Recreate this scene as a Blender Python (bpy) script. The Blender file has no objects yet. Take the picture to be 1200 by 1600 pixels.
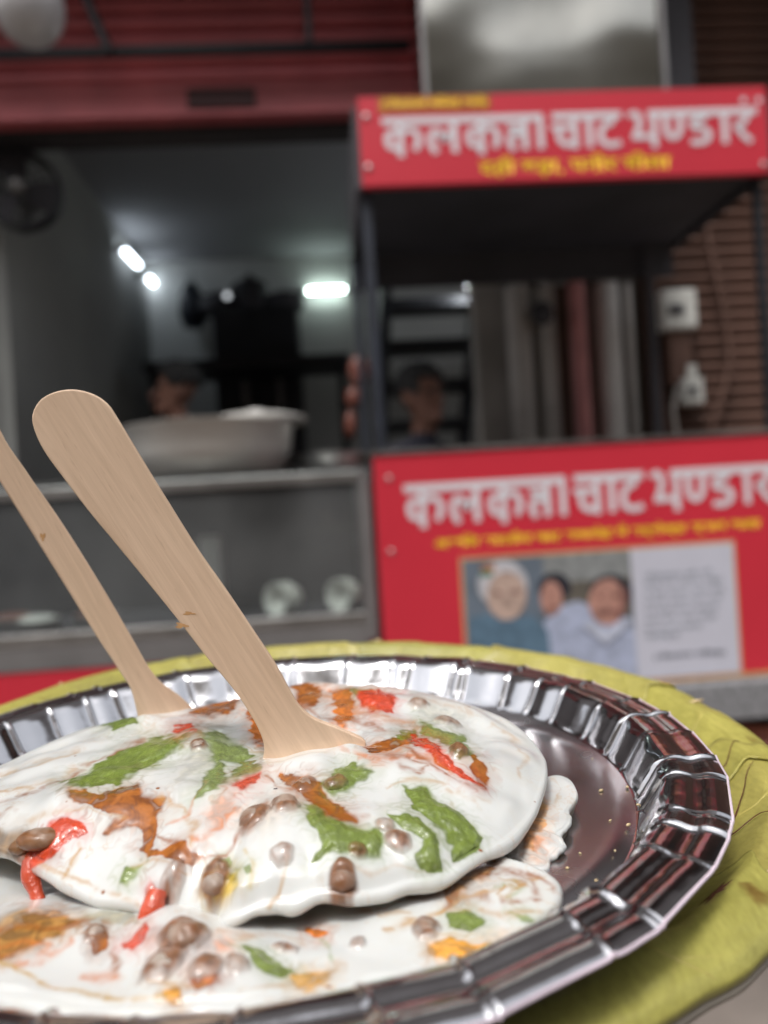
import bpy, bmesh, math, random
import numpy as np
from mathutils import Matrix, Vector

random.seed(7); rng = np.random.default_rng(7)
R = math.radians
scene = bpy.context.scene
COL = scene.collection

# ------------------------------------------------------------------ camera, sky, sun, exposure
FPX = 1209.0                     # focal length in pixels of the 1200 x 1600 photograph
ROLL, YAW = R(3.5), R(3.6)
CAMZ = 1.15
cam_d = bpy.data.cameras.new("camera")
cam_d.sensor_fit = 'VERTICAL'; cam_d.lens = 26.0; cam_d.sensor_height = 26.0*1600/FPX
cam_d.sensor_width = cam_d.sensor_height*0.75
cam_d.clip_start = 0.005; cam_d.clip_end = 500
cam_d.dof.use_dof = True; cam_d.dof.focus_distance = 0.172; cam_d.dof.aperture_fstop = 8.8
cam = bpy.data.objects.new("camera", cam_d); COL.objects.link(cam)
cam.matrix_world = Matrix.Translation((0, 0, CAMZ)) @ Matrix.Rotation(-YAW, 4, 'Z') @ Matrix.Rotation(R(90), 4, 'X') @ Matrix.Rotation(-ROLL, 4, 'Z')
scene.camera = cam

SUN_EL, SUN_AZ = 62.0, 205.0     # azimuth clockwise from +Y (behind the camera, a little to its left)
world = bpy.data.worlds.new("World"); scene.world = world; world.use_nodes = True
nt = world.node_tree; nt.nodes.clear()
sky = nt.nodes.new('ShaderNodeTexSky'); sky.sky_type = 'NISHITA'; sky.sun_disc = False
sky.sun_elevation = R(SUN_EL); sky.sun_rotation = R(SUN_AZ); sky.dust_density = 4.0; sky.air_density = 1.0
hs = nt.nodes.new('ShaderNodeHueSaturation'); hs.inputs['Saturation'].default_value = 0.22
bg = nt.nodes.new('ShaderNodeBackground'); bg.inputs['Strength'].default_value = 0.15
wo = nt.nodes.new('ShaderNodeOutputWorld')
nt.links.new(sky.outputs[0], hs.inputs['Color']); nt.links.new(hs.outputs[0], bg.inputs['Color']); nt.links.new(bg.outputs[0], wo.inputs[0])
sun_d = bpy.data.lights.new("sun", 'SUN'); sun_d.energy = 1.5; sun_d.angle = R(12); sun_d.color = (1, .975, .94)
sun = bpy.data.objects.new("sun", sun_d); COL.objects.link(sun)
_az = R(SUN_AZ); _el = R(SUN_EL)
_dir = Vector((math.sin(_az)*math.cos(_el), math.cos(_az)*math.cos(_el), math.sin(_el)))
sun.rotation_euler = _dir.to_track_quat('Z', 'Y').to_euler(); sun.location = _dir*20
vs = scene.view_settings
vs.view_transform = 'Standard'; vs.look = 'None'; vs.gamma = 1; vs.exposure = 0.38; vs.use_curve_mapping = False
scene.render.engine = 'CYCLES'
cy = scene.cycles
cy.use_denoising = True; cy.max_bounces = 8; cy.glossy_bounces = 5; cy.transmission_bounces = 6; cy.transparent_max_bounces = 8
cy.caustics_reflective = False; cy.caustics_refractive = False; cy.sample_clamp_indirect = 6

# ------------------------------------------------------------------ image <-> place geometry
cR, sR = math.cos(ROLL), math.sin(ROLL); cY, sY = math.cos(YAW), math.sin(YAW)
def ray_k(px, py):               # direction in the levelled camera frame K (right, forward, up)
    u, v = px-600.0, 800.0-py
    return np.array([(cR*u+sR*v)/FPX, 1.0, (-sR*u+cR*v)/FPX])
def k2w(p):
    p = np.asarray(p, float)
    return np.stack([p[..., 0]*cY+p[..., 1]*sY, -p[..., 0]*sY+p[..., 1]*cY, p[..., 2]+CAMZ], -1)
def proj_k(P):                   # K points -> photograph pixels
    x = P[..., 0]/P[..., 1]*FPX; z = P[..., 2]/P[..., 1]*FPX
    return 600+cR*x-sR*z, 800-(sR*x+cR*z)
def ray_w(px, py):
    d = ray_k(px, py); return np.array([d[0]*cY+d[1]*sY, -d[0]*sY+d[1]*cY, d[2]])
def at(px, py, Y):               # point on the vertical plane y = Y (parallel to the shop fronts)
    d = ray_w(px, py); t = Y/d[1]; return Vector((d[0]*t, Y, CAMZ+d[2]*t))
def at_x(px, py, X):
    d = ray_w(px, py); t = X/d[0]; return Vector((X, d[1]*t, CAMZ+d[2]*t))
def at_z(px, py, Z):
    d = ray_w(px, py); t = (Z-CAMZ)/d[2]; return Vector((d[0]*t, d[1]*t, Z))

# ------------------------------------------------------------------ object helpers
ORG = {}
def org(o): return ORG.get(o, Vector((0, 0, 0)))
def tag(o, label=None, cat=None, group=None, kind=None):
    for k, v in (('label', label), ('category', cat), ('group', group), ('kind', kind)):
        if v: o[k] = v
    return o
def empty(name, loc, label=None, cat=None, group=None, kind=None):
    o = bpy.data.objects.new(name, None); COL.objects.link(o); o.location = loc; o.empty_display_size = .05
    ORG[o] = Vector(loc); return tag(o, label, cat, group, kind)
def link_mesh(name, me, mat, parent=None, loc=None):
    o = bpy.data.objects.new(name, me); COL.objects.link(o)
    if mat: me.materials.append(mat)
    if parent: o.parent = parent
    return o
class MB:
    """collects shapes in world coordinates, built as one mesh relative to the parent's origin"""
    def __init__(s): s.v = []; s.f = []
    def add(s, v, f):
        n = len(s.v); s.v += [Vector(p) for p in v]; s.f += [tuple(i+n for i in q) for q in f]; return s
    def box(s, x0, x1, y0, y1, z0, z1):
        return s.add([(x0,y0,z0),(x1,y0,z0),(x1,y1,z0),(x0,y1,z0),(x0,y0,z1),(x1,y0,z1),(x1,y1,z1),(x0,y1,z1)],
                     [(0,3,2,1),(4,5,6,7),(0,1,5,4),(1,2,6,5),(2,3,7,6),(3,0,4,7)])
    def tube(s, pts, r, n=12, caps=True):
        pts = [Vector(p) for p in pts]; rr = r if isinstance(r, (list, tuple)) else [r]*len(pts)
        v = []; up = None
        for i, p in enumerate(pts):
            t = (pts[min(i+1, len(pts)-1)]-pts[max(i-1, 0)]).normalized()
            if up is None: up = t.orthogonal().normalized()
            up = (up-t*up.dot(t)).normalized(); b = t.cross(up)
            for k in range(n):
                a = 2*math.pi*k/n; v.append(p+(up*math.cos(a)+b*math.sin(a))*rr[i])
        f = [(i*n+k, i*n+(k+1) % n, (i+1)*n+(k+1) % n, (i+1)*n+k) for i in range(len(pts)-1) for k in range(n)]
        if caps: f += [tuple(range(n))[::-1], tuple(range((len(pts)-1)*n, len(pts)*n))]
        return s.add(v, f)
    def lathe(s, prof, c, n=40, axis=Vector((0,0,1))):
        axis = Vector(axis).normalized(); a1 = axis.orthogonal().normalized(); a2 = axis.cross(a1); c = Vector(c); v = []
        for r, z in prof:
            for k in range(n):
                a = 2*math.pi*k/n; v.append(c+axis*z+(a1*math.cos(a)+a2*math.sin(a))*max(r, 1e-5))
        f = [(i*n+k, i*n+(k+1) % n, (i+1)*n+(k+1) % n, (i+1)*n+k) for i in range(len(prof)-1) for k in range(n)]
        return s.add(v, f)
    def ball(s, c, rx, ry=None, rz=None, n=24, m=14):
        ry = ry or rx; rz = rz or rx; c = Vector(c); v = []; f = []
        for i in range(m+1):
            p = math.pi*i/m
            for k in range(n):
                a = 2*math.pi*k/n; v.append(c+Vector((rx*math.sin(p)*math.cos(a), ry*math.sin(p)*math.sin(a), rz*math.cos(p))))
        for i in range(m):
            for k in range(n): f.append((i*n+k, (i+1)*n+k, (i+1)*n+(k+1) % n, i*n+(k+1) % n))
        return s.add(v, f)
    def build(s, name, mat, parent=None, smooth=False, bevel=0):
        o0 = org(parent) if parent else Vector((0, 0, 0))
        me = bpy.data.meshes.new(name); me.from_pydata([p-o0 for p in s.v], [], s.f)
        bm = bmesh.new(); bm.from_mesh(me); bmesh.ops.remove_doubles(bm, verts=bm.verts, dist=1e-6)
        bmesh.ops.recalc_face_normals(bm, faces=bm.faces); bm.to_mesh(me); bm.free()
        if smooth:
            me.polygons.foreach_set('use_smooth', [True]*len(me.polygons))
        o = link_mesh(name, me, mat, parent); ORG[o] = o0
        if bevel:
            b = o.modifiers.new('bevel', 'BEVEL'); b.width = bevel; b.segments = 2; b.limit_method = 'ANGLE'
        return o
def grid_mesh(name, V, mat, parent=None, wrap=True, col=None, smooth=True, cap=False, keep=None):
    """V: rings x angles x 3 world points"""
    nr, na = V.shape[:2]
    o0 = np.array(org(parent)) if parent else np.zeros(3)
    idx = np.arange(nr*na).reshape(nr, na)
    nx = np.roll(idx, -1, 1) if wrap else None
    if wrap: q = np.stack([idx[:-1], nx[:-1], nx[1:], idx[1:]], -1).reshape(-1, 4)
    else: q = np.stack([idx[:-1, :-1], idx[:-1, 1:], idx[1:, 1:], idx[1:, :-1]], -1).reshape(-1, 4)
    if keep is not None: q = q[keep(q)]
    verts = (V.reshape(-1, 3)-o0)
    if keep is not None:
        used = np.unique(q); mp = np.full(nr*na, -1); mp[used] = np.arange(len(used)); q = mp[q]; verts = verts[used]
        if col is not None: col = col.reshape(-1, col.shape[-1])[used]
    me = bpy.data.meshes.new(name)
    me.vertices.add(len(verts)); me.vertices.foreach_set('co', verts.astype(np.float32).ravel())
    me.loops.add(q.size); me.loops.foreach_set('vertex_index', q.astype(np.int32).ravel())
    me.polygons.add(len(q)); me.polygons.foreach_set('loop_start', np.arange(0, q.size, 4, dtype=np.int32))
    me.polygons.foreach_set('use_smooth', np.full(len(q), smooth))
    me.update(calc_edges=True)
    if col is not None:
        c = np.ones((len(verts), 4), np.float32); c[:, :3] = col.reshape(-1, 3)
        a = me.color_attributes.new('Col', 'FLOAT_COLOR', 'POINT'); a.data.foreach_set('color', c.ravel())
    o = link_mesh(name, me, mat, parent); ORG[o] = Vector(o0)
    return o

# ------------------------------------------------------------------ noise for the shapes
_perm = rng.permutation(512); _g = rng.normal(size=(512, 2)); _g /= np.linalg.norm(_g, axis=1)[:, None]
def noise(x, y, seed=0):
    x = np.asarray(x, float)+seed*17.31; y = np.asarray(y, float)-seed*9.73
    xi = np.floor(x).astype(int); yi = np.floor(y).astype(int); fx = x-xi; fy = y-yi
    def g(ix, iy, dx, dy):
        h = _perm[(_perm[ix & 511]+iy) & 511]; return _g[h, 0]*dx+_g[h, 1]*dy
    u = fx*fx*fx*(fx*(fx*6-15)+10); w = fy*fy*fy*(fy*(fy*6-15)+10)
    a = g(xi, yi, fx, fy); b = g(xi+1, yi, fx-1, fy); c = g(xi, yi+1, fx, fy-1); d = g(xi+1, yi+1, fx-1, fy-1)
    return (a+(b-a)*u+((c+(d-c)*u)-(a+(b-a)*u))*w)*1.5
def fbm(x, y, o=4, seed=0):
    s = 0; a = 1
    for i in range(o): s = s+a*noise(x*2**i, y*2**i, seed+i*3); a *= .5
    return s
def sstep(a, b, x):
    t = np.clip((x-a)/(b-a), 0, 1); return t*t*(3-2*t)

# ------------------------------------------------------------------ materials
def mat(name, color, rough=.5, metal=0., var=.12, scale=8., bump=0., bscale=40., coords='Object', stretch=None, **kw):
    m = bpy.data.materials.new(name); m.use_nodes = True; t = m.node_tree; N = t.nodes; L = t.links
    p = N['Principled BSDF']; p.inputs['Roughness'].default_value = rough; p.inputs['Metallic'].default_value = metal
    tc = N.new('ShaderNodeTexCoord'); mp = N.new('ShaderNodeMapping'); L.new(tc.outputs[coords], mp.inputs[0])
    if stretch: mp.inputs['Scale'].default_value = stretch
    n = N.new('ShaderNodeTexNoise'); n.inputs['Scale'].default_value = scale; n.inputs['Detail'].default_value = 6; L.new(mp.outputs[0], n.inputs['Vector'])
    r = N.new('ShaderNodeValToRGB'); c = np.array(color)
    r.color_ramp.elements[0].position = .3; r.color_ramp.elements[1].position = .7
    r.color_ramp.elements[0].color = (*np.clip(c*(1-var), 0, 1), 1); r.color_ramp.elements[1].color = (*np.clip(c*(1+var), 0, 1), 1)
    L.new(n.outputs[0], r.inputs[0]); L.new(r.outputs[0], p.inputs['Base Color'])
    if bump:
        n2 = N.new('ShaderNodeTexNoise'); n2.inputs['Scale'].default_value = bscale; n2.inputs['Detail'].default_value = kw.get('bdetail', 5); L.new(mp.outputs[0], n2.inputs['Vector'])
        b = N.new('ShaderNodeBump'); b.inputs['Strength'].default_value = bump; b.inputs['Distance'].default_value = kw.get('bdist', .01); L.new(n2.outputs[0], b.inputs['Height']); L.new(b.outputs[0], p.inputs['Normal'])
    if 'rvar' in kw:
        mr = N.new('ShaderNodeMapRange'); mr.inputs['To Min'].default_value = rough-kw['rvar']; mr.inputs['To Max'].default_value = rough+kw['rvar']
        L.new(n.outputs[0], mr.inputs[0]); L.new(mr.outputs[0], p.inputs['Roughness'])
    return m
def emit(name, color, s):
    m = bpy.data.materials.new(name); m.use_nodes = True; p = m.node_tree.nodes['Principled BSDF']
    p.inputs['Base Color'].default_value = (.8, .8, .8, 1); p.inputs['Emission Color'].default_value = (*color, 1); p.inputs['Emission Strength'].default_value = s
    return m
def food_mat(name, sss=.0, rough=.3, bump=.15, bscale=900., attr=True, color=(.8,.8,.8), speck=0., coat=0., var=.2, bdist=.0006, radius=(.006,.004,.003)):
    m = bpy.data.materials.new(name); m.use_nodes = True; t = m.node_tree; N = t.nodes; L = t.links
    p = N['Principled BSDF']; p.inputs['Roughness'].default_value = rough
    p.inputs['Subsurface Weight'].default_value = sss; p.inputs['Subsurface Radius'].default_value = radius; p.inputs['Subsurface Scale'].default_value = 1.0
    p.inputs['Coat Weight'].default_value = coat; p.inputs['Coat Roughness'].default_value = .07
    tc = N.new('ShaderNodeTexCoord')
    if attr:
        a = N.new('ShaderNodeVertexColor'); a.layer_name = 'Col'; src = a.outputs[0]
    else:
        n = N.new('ShaderNodeTexNoise'); n.inputs['Scale'].default_value = 260; n.inputs['Detail'].default_value = 6; L.new(tc.outputs['Object'], n.inputs['Vector'])
        r = N.new('ShaderNodeValToRGB'); c = np.array(color); r.color_ramp.elements[0].position = .3; r.color_ramp.elements[1].position = .72
        r.color_ramp.elements[0].color = (*np.clip(c*(1-var), 0, 1), 1); r.color_ramp.elements[1].color = (*np.clip(c*(1+var), 0, 1), 1)
        L.new(n.outputs[0], r.inputs[0]); src = r.outputs[0]
    if speck:
        v = N.new('ShaderNodeTexVoronoi'); v.inputs['Scale'].default_value = 330; L.new(tc.outputs['Object'], v.inputs['Vector'])
        mask = N.new('ShaderNodeMapRange'); mask.inputs['From Min'].default_value = .17; mask.inputs['From Max'].default_value = .10
        L.new(v.outputs['Distance'], mask.inputs[0])
        sel = N.new('ShaderNodeMath'); sel.operation = 'GREATER_THAN'; sel.inputs[1].default_value = 1-speck
        sp = N.new('ShaderNodeSeparateColor'); L.new(v.outputs['Color'], sp.inputs[0]); L.new(sp.outputs[0], sel.inputs[0])
        mu = N.new('ShaderNodeMath'); mu.operation = 'MULTIPLY'; L.new(mask.outputs[0], mu.inputs[0]); L.new(sel.outputs[0], mu.inputs[1])
        mx = N.new('ShaderNodeMix'); mx.data_type = 'RGBA'; L.new(mu.outputs[0], mx.inputs[0]); L.new(src, mx.inputs[6]); mx.inputs[7].default_value = (.28, .10, .03, 1); src = mx.outputs[2]
    L.new(src, p.inputs['Base Color'])
    n2 = N.new('ShaderNodeTexNoise'); n2.inputs['Scale'].default_value = bscale; n2.inputs['Detail'].default_value = 4; L.new(tc.outputs['Object'], n2.inputs['Vector'])
    b = N.new('ShaderNodeBump'); b.inputs['Strength'].default_value = bump; b.inputs['Distance'].default_value = bdist; L.new(n2.outputs[0], b.inputs['Height']); L.new(b.outputs[0], p.inputs['Normal'])
    return m
def glass_mat(name, tint=(.9,.93,.93), rough=.03, dirt_haze=.18):
    m = bpy.data.materials.new(name); m.use_nodes = True; t = m.node_tree; N = t.nodes; L = t.links; N.clear()
    out = N.new('ShaderNodeOutputMaterial'); tr = N.new('ShaderNodeBsdfTransparent'); tr.inputs[0].default_value = (*tint, 1)
    gl = N.new('ShaderNodeBsdfGlossy'); gl.inputs['Roughness'].default_value = rough; di = N.new('ShaderNodeBsdfDiffuse'); di.inputs[0].default_value = (.55, .55, .55, 1)
    lw = N.new('ShaderNodeLayerWeight'); pw = N.new('ShaderNodeMath'); pw.operation = 'POWER'; pw.inputs[1].default_value = 4; L.new(lw.outputs['Facing'], pw.inputs[0])
    fr = N.new('ShaderNodeMath'); fr.operation = 'MULTIPLY_ADD'; fr.inputs[1].default_value = .6; fr.inputs[2].default_value = .04; L.new(pw.outputs[0], fr.inputs[0])
    m1 = N.new('ShaderNodeMixShader'); L.new(fr.outputs[0], m1.inputs[0]); L.new(tr.outputs[0], m1.inputs[1]); L.new(gl.outputs[0], m1.inputs[2])
    tc = N.new('ShaderNodeTexCoord'); n = N.new('ShaderNodeTexNoise'); n.inputs['Scale'].default_value = 2.5; n.inputs['Detail'].default_value = 5; L.new(tc.outputs['Object'], n.inputs['Vector'])
    mr = N.new('ShaderNodeMapRange'); mr.inputs['From Min'].default_value = .35; mr.inputs['From Max'].default_value = .75; mr.inputs['To Max'].default_value = dirt_haze; mr.inputs['To Min'].default_value = dirt_haze*.25; L.new(n.outputs[0], mr.inputs[0])  # patchy grey film mixed in as smudges and as haze on the glass
    m2 = N.new('ShaderNodeMixShader'); L.new(mr.outputs[0], m2.inputs[0]); L.new(m1.outputs[0], m2.inputs[1]); L.new(di.outputs[0], m2.inputs[2])
    L.new(m2.outputs[0], out.inputs[0]); return m

M = {}
M['ground'] = mat('ground', (.17,.145,.125), .9, var=.3, scale=3, bump=.4, bscale=30)
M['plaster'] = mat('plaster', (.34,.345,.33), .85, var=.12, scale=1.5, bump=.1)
M['ceiling'] = mat('ceiling_paint', (.30,.30,.31), .8, var=.08, scale=1)
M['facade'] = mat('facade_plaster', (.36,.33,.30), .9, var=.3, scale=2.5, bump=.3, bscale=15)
M['upper'] = mat('dark_plaster', (.055,.048,.050), .9, var=.4, scale=2)  # tone darkened for what the foil plate reflects
M['maroon'] = mat('maroon_paint', (.46,.105,.115), .5, var=.2, scale=4, bump=.05)
M['brown'] = mat('brown_paint', (.125,.064,.046), .6, var=.3, scale=4)
M['black'] = mat('black_paint', (.014,.014,.018), .5, var=.3)
M['navy'] = mat('navy_paint', (.018,.022,.034), .5, var=.3, scale=10)
M['dark'] = mat('dark_sheet', (.055,.052,.060), .7, var=.3, scale=3)
M['alu'] = mat('aluminium', (.50,.49,.48), .38, 1., var=.15, scale=10, rvar=.08)
M['alu_grey'] = mat('aluminium_section', (.26,.25,.25), .5, .6, var=.15, scale=6)
M['duct'] = mat('galvanised_sheet', (.42,.41,.37), .20, 1., var=.3, scale=2, bump=1., bscale=1.1, bdist=.16, bdetail=1.5)
M['red'] = mat('red_print', (.60,.028,.050), .42, var=.05, scale=2, bump=.06, bscale=2.5, bdist=.02)
M['white'] = mat('white_print', (.72,.68,.72), .45, var=.03)
M['yellow'] = mat('yellow_print', (.88,.52,.02), .45, var=.03)
M['orange_band'] = mat('orange_print', (.42,.13,.02), .45, var=.05)
M['cream'] = mat('cream_print', (.60,.34,.14), .5, var=.05)
M['paper'] = mat('pale_print', (.56,.56,.64), .5, var=.03)
M['greyink'] = mat('grey_ink', (.30,.32,.37), .5, var=.1)
M['steel'] = mat('steel', (.55,.54,.52), .3, 1., var=.1, scale=5, rvar=.08)
M['white_plastic'] = mat('white_plastic', (.70,.70,.66), .5, var=.05)
M['pink'] = mat('pink_pipe', (.72,.30,.29), .6, var=.15)
M['pipe_grey'] = mat('grey_pipe', (.60,.56,.52), .6, var=.2, scale=5)
M['pipe_white'] = mat('white_pipe', (.78,.75,.72), .55, var=.15, scale=5)
M['stone'] = mat('grey_granite', (.22,.22,.23), .7, var=.4, scale=60)
M['skin'] = mat('brown_skin', (.24,.115,.08), .55, var=.1, scale=20)
M['hair'] = mat('black_hair', (.006,.005,.006), .45, var=.3, scale=60)
M['shirt_dark'] = mat('dark_shirt', (.03,.03,.045), .9, var=.2, scale=12, bump=.2)
M['shirt_grey'] = mat('grey_shirt', (.16,.15,.16), .9, var=.2, scale=12, bump=.2)
M['globe'] = mat('opal_glass', (.55,.54,.55), .25, var=.04)
M['tube'] = emit('lit_tube', (.80,.90,1.0), 9); M['tube_green'] = emit('lit_green_white_tube', (.80,1.0,.92), 15); M['led'] = emit('lit_small_lamp', (.9,.95,1), .9)
M['pot'] = mat('terracotta', (.25,.09,.06), .7, var=.25, scale=12)
M['packet'] = mat('orange_brown_packet', (.15,.045,.03), .4, var=.3, scale=20)
M['enamel'] = mat('pale_metal', (.58,.56,.53), .45, .35, var=.1, scale=6)
M['glass'] = glass_mat('counter_glass', dirt_haze=.13)
M['foam'] = mat('white_foam', (.75,.74,.68), .6, var=.05)

# ================================================================== THE SETTING
g = MB().add([(-60,-60,0),(60,-60,0),(60,60,0),(-60,60,0)], [(0,1,2,3)]).build('ground', M['ground']); tag(g, kind='structure', label='grey brown dusty street ground', cat='ground')

YS, YF, YB = 2.20, 3.15, 6.1      # stall front, shop fronts, back wall of the shop
XL = at(240, 600, YB).x           # left wall of the shop
ZC = at(300, 428, YB).z           # its ceiling
XR = at(748, 560, YF+.1).x        # right jamb of the opening
shop = empty('shop_building', (XL, YF, 0), 'dim open-fronted shop building with grey walls behind the food stall', 'building')
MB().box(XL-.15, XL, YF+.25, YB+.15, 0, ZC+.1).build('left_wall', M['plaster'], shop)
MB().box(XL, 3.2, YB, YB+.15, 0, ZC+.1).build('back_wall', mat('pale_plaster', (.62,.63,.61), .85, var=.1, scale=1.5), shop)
MB().box(XL-.15, 3.2, YF+.25, YB+.15, ZC+.102, ZC+.25).build('ceiling', M['ceiling'], shop)
MB().box(XL-.14, 3.2, YF+.25, YB, .001, .12).build('floor', M['dark'], shop)
zl = at(300, 192, YF).z
MB().box(-8, 8, YF+.12, YF+.24, zl+.02, 11).build('upper_wall', M['upper'], shop)  # carried up high and dark so the foil rim reflects no sky
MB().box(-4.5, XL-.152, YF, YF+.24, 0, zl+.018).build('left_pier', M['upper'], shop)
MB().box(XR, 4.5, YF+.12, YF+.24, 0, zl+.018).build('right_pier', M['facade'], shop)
MB().box(-4.5, 4.5, 2.62, YF+.10, 3.55, 3.70).build('added_shade_slab', M['upper'], shop)  # unseen overhang added to keep the shutter and shop front in shade
MB().box(-4.5, 4.5, 2.60, 2.618, 3.50, 4.5).build('added_shade_parapet', M['upper'], shop)  # front of the added overhang, dark for the foil to reflect

opp = empty('added_opposite_building', (0, -7, 0), 'plain unseen building added across the street for reflections', 'building')  # added behind the camera as a darker thing for the metal to reflect
MB().box(-16, 16, -8, -7, 0, 8.2).build('wall', mat('beige_plaster', (.33,.29,.24), .9, var=.2, scale=.6), opp)
for k in range(8):
    x = -14+k*4; MB().box(x, x+1.5, -7.02, -6.96, 3.0, 4.3).build('window', M['dark'], opp); MB().box(x-.4, x+2.2, -7.02, -6.96, .1, 2.3).build('door', M['brown'], opp)

# maroon rolling shutter, rolled up over the opening: each slat a piece
xs0, xs1 = -2.6, at(648, 60, YF).x
shut = empty('rolling_shutter', (0, YF, zl), 'dark maroon corrugated rolling shutter half rolled up over the shop', 'shutter')
pitch = .072; zb = zl+.15
MB().box(xs0, xs1, YF-.035, YF+.03, zl, zb-.004).build('bottom_rail', M['maroon'], shut, bevel=.008)
MB().box(xs0, xs1, YF-.055, YF-.036, zl, zl+.022).build('lower_lip', M['maroon'], shut, bevel=.004)
def slat(x0, x1, y, z0, h, depth, name, m, parent, n=7):
    v = []; f = []
    for i in range(n+1):
        a = math.pi*i/n; z = z0+h*i/n; yy = y-depth*math.sin(a)
        v += [(x0, yy, z), (x1, yy, z)]
    f = [(2*i, 2*i+1, 2*i+3, 2*i+2) for i in range(n)]
    v += [(x0, y+.012, z0), (x1, y+.012, z0), (x0, y+.012, z0+h), (x1, y+.012, z0+h)]; b = 2*(n+1)
    f += [(0, b, b+1, 1), (2*n, 2*n+1, b+3, b+2), (b, b+2, b+3, b+1)]
    return MB().add(v, f).build(name, m, parent, smooth=False)
first = slat(xs0, xs1, YF, zb, pitch-.006, .030, 'slat', M['maroon'], shut)
for i in range(1, 11):
    o = first.copy(); COL.objects.link(o); o.parent = shut; o.location.z = i*pitch
p0, p1 = at(292, 140, YF-.036), at(400, 168, YF-.036)
MB().box(p0.x, p1.x, YF-.046, YF-.037, p1.z, p0.z).build('lock_plate', mat('dark_maroon_plate', (.05,.012,.012), .6), shut, bevel=.004)
MB().box(xs1, xs1+.07, YF-.06, YF+.03, 2.45, 3.3).build('guide_channel', M['maroon'], shut, bevel=.006)

# brown shutter of the neighbouring shop
bs0 = at(1028, 500, YF).x; bs = empty('brown_shutter', (bs0, YF, .1), 'closed brown corrugated shutter of the next shop on the right', 'shutter')
bp = 20.5/FPX*YF
sl = slat(bs0, bs0+1.9, YF, .1, bp*.74, .022, 'slat', M['brown'], bs, 6)
for i in range(1, int((3.4-.1)/bp)):
    o = sl.copy(); COL.objects.link(o); o.parent = bs; o.location.z = i*bp
MB().box(bs0, bs0+1.9, YF+.014, YF+.03, .1, 3.4).build('gap_shade_sheet', mat('shaded_brown', (.045,.022,.016), .8), bs)  # dark sheet that puts the shade between the slats into colour
MB().box(bs0-.05, bs0-.004, YF-.03, YF+.05, .0, 3.5).build('guide_channel', M['brown'], bs, bevel=.005)

# horizontal pipe and cables under the shutter box
a, b = at(-60, 89, YF-.15), at(640, 69, YF-.15)
tag(MB().tube([Vector((a.x, a.y, (a.z+b.z)/2)), Vector((b.x, b.y, (a.z+b.z)/2))], .022).build('iron_pipe', M['black'], smooth=True), 'thin black iron pipe running across the maroon shutter', 'pipe')
def cable(px, Y, r, label, m=None):
    pts = [at(x, y, Y) for x, y in px]; P = []
    for i in range(len(pts)-1):
        p_, q_ = pts[i], pts[i+1]; a_, d_ = pts[max(i-1, 0)], pts[min(i+2, len(pts)-1)]
        for k in range(6):
            t = k/6; P.append(.5*((2*p_)+(q_-a_)*t+(2*a_-5*p_+4*q_-d_)*t*t+(3*p_-a_-3*q_+d_)*t**3))
    P.append(pts[-1])
    o = MB().tube(P, r, 8).build('cable', m or M['black'], smooth=True); return tag(o, label, 'cable')
cable([(122,-40),(140,10),(158,50),(172,84)], YF-.17, .018, 'black cable slanting down to the pipe beside the globe lamp')
cable([(478,-40),(480,10),(482,40),(483,70)], YF-.17, .014, 'short black cable hanging straight down the middle of the maroon shutter')

# globe lamp
c = at(45, 12, 2.5)
gl = empty('globe_lamp', c, 'unlit white opal globe lamp at the top left corner', 'lamp')
MB().ball(c, .108, .108, .118, 32, 20).build('globe', M['globe'], gl, smooth=True)
MB().lathe([(0,.10),(.05,.10),(.055,.12),(.045,.17),(.02,.18),(.012,.20),(.012,.55),(0,.55)], c, 24).build('holder', M['black'], gl, smooth=True)

# wall fan on the left
c = at(33, 298, 3.3); fan = empty('wall_fan', c, 'round dark wall fan with grey hub beside the shop entrance', 'fan')
ax = Vector((.12, -1, -.05)).normalized(); rr = .158
u_ = ax.orthogonal().normalized(); w_ = ax.cross(u_)
def ring(rad, off, tr):
    return MB().tube([c+ax*off+(u_*math.cos(t)+w_*math.sin(t))*rad for t in np.linspace(0, 2*math.pi, 41)], tr, 6, False)
MB().lathe([(rr,-.05),(rr+.006,0),(rr,.04),(rr-.012,.04),(rr-.004,0),(rr-.012,-.05)], c, 40, ax).build('rim', M['black'], fan, smooth=True)
for q in (.055, .09, .125): ring(q, .05, .003).build('grille_ring', M['black'], fan, smooth=True)
for k in range(20):
    t = k*math.pi/10; d = u_*math.cos(t)+w_*math.sin(t)
    MB().tube([c+ax*.055+d*.03, c+ax*.052+d*.1, c+ax*.02+d*rr], .002, 5).build('grille_wire', M['black'], fan, smooth=True)
for k in range(3):
    t0 = k*2*math.pi/3; v = []
    for i in range(7):
        for j in range(9):
            rad = .03+.115*i/6; t = t0+(j/8-.5)*(1.5-.1*i); v.append(c+ax*(.015+.03*(j/8-.5))+(u_*math.cos(t)+w_*math.sin(t))*rad)
    MB().add(v, [(i*9+j, i*9+j+1, (i+1)*9+j+1, (i+1)*9+j) for i in range(6) for j in range(8)]).build('blade', M['dark'], fan, smooth=True)
MB().lathe([(0,.075),(.024,.072),(.034,.06),(.036,.03),(.03,-.02),(.05,-.06),(.05,-.14),(0,-.15)], c, 24, ax).build('hub', mat('fan_hub_grey', (.12,.115,.11), .4), fan, smooth=True)
MB().tube([c-ax*.10, c-ax*.16, Vector((XL+.005, c.y+.32, c.z-.05))], .016, 10).build('bracket', M['black'], fan, smooth=True)

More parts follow.
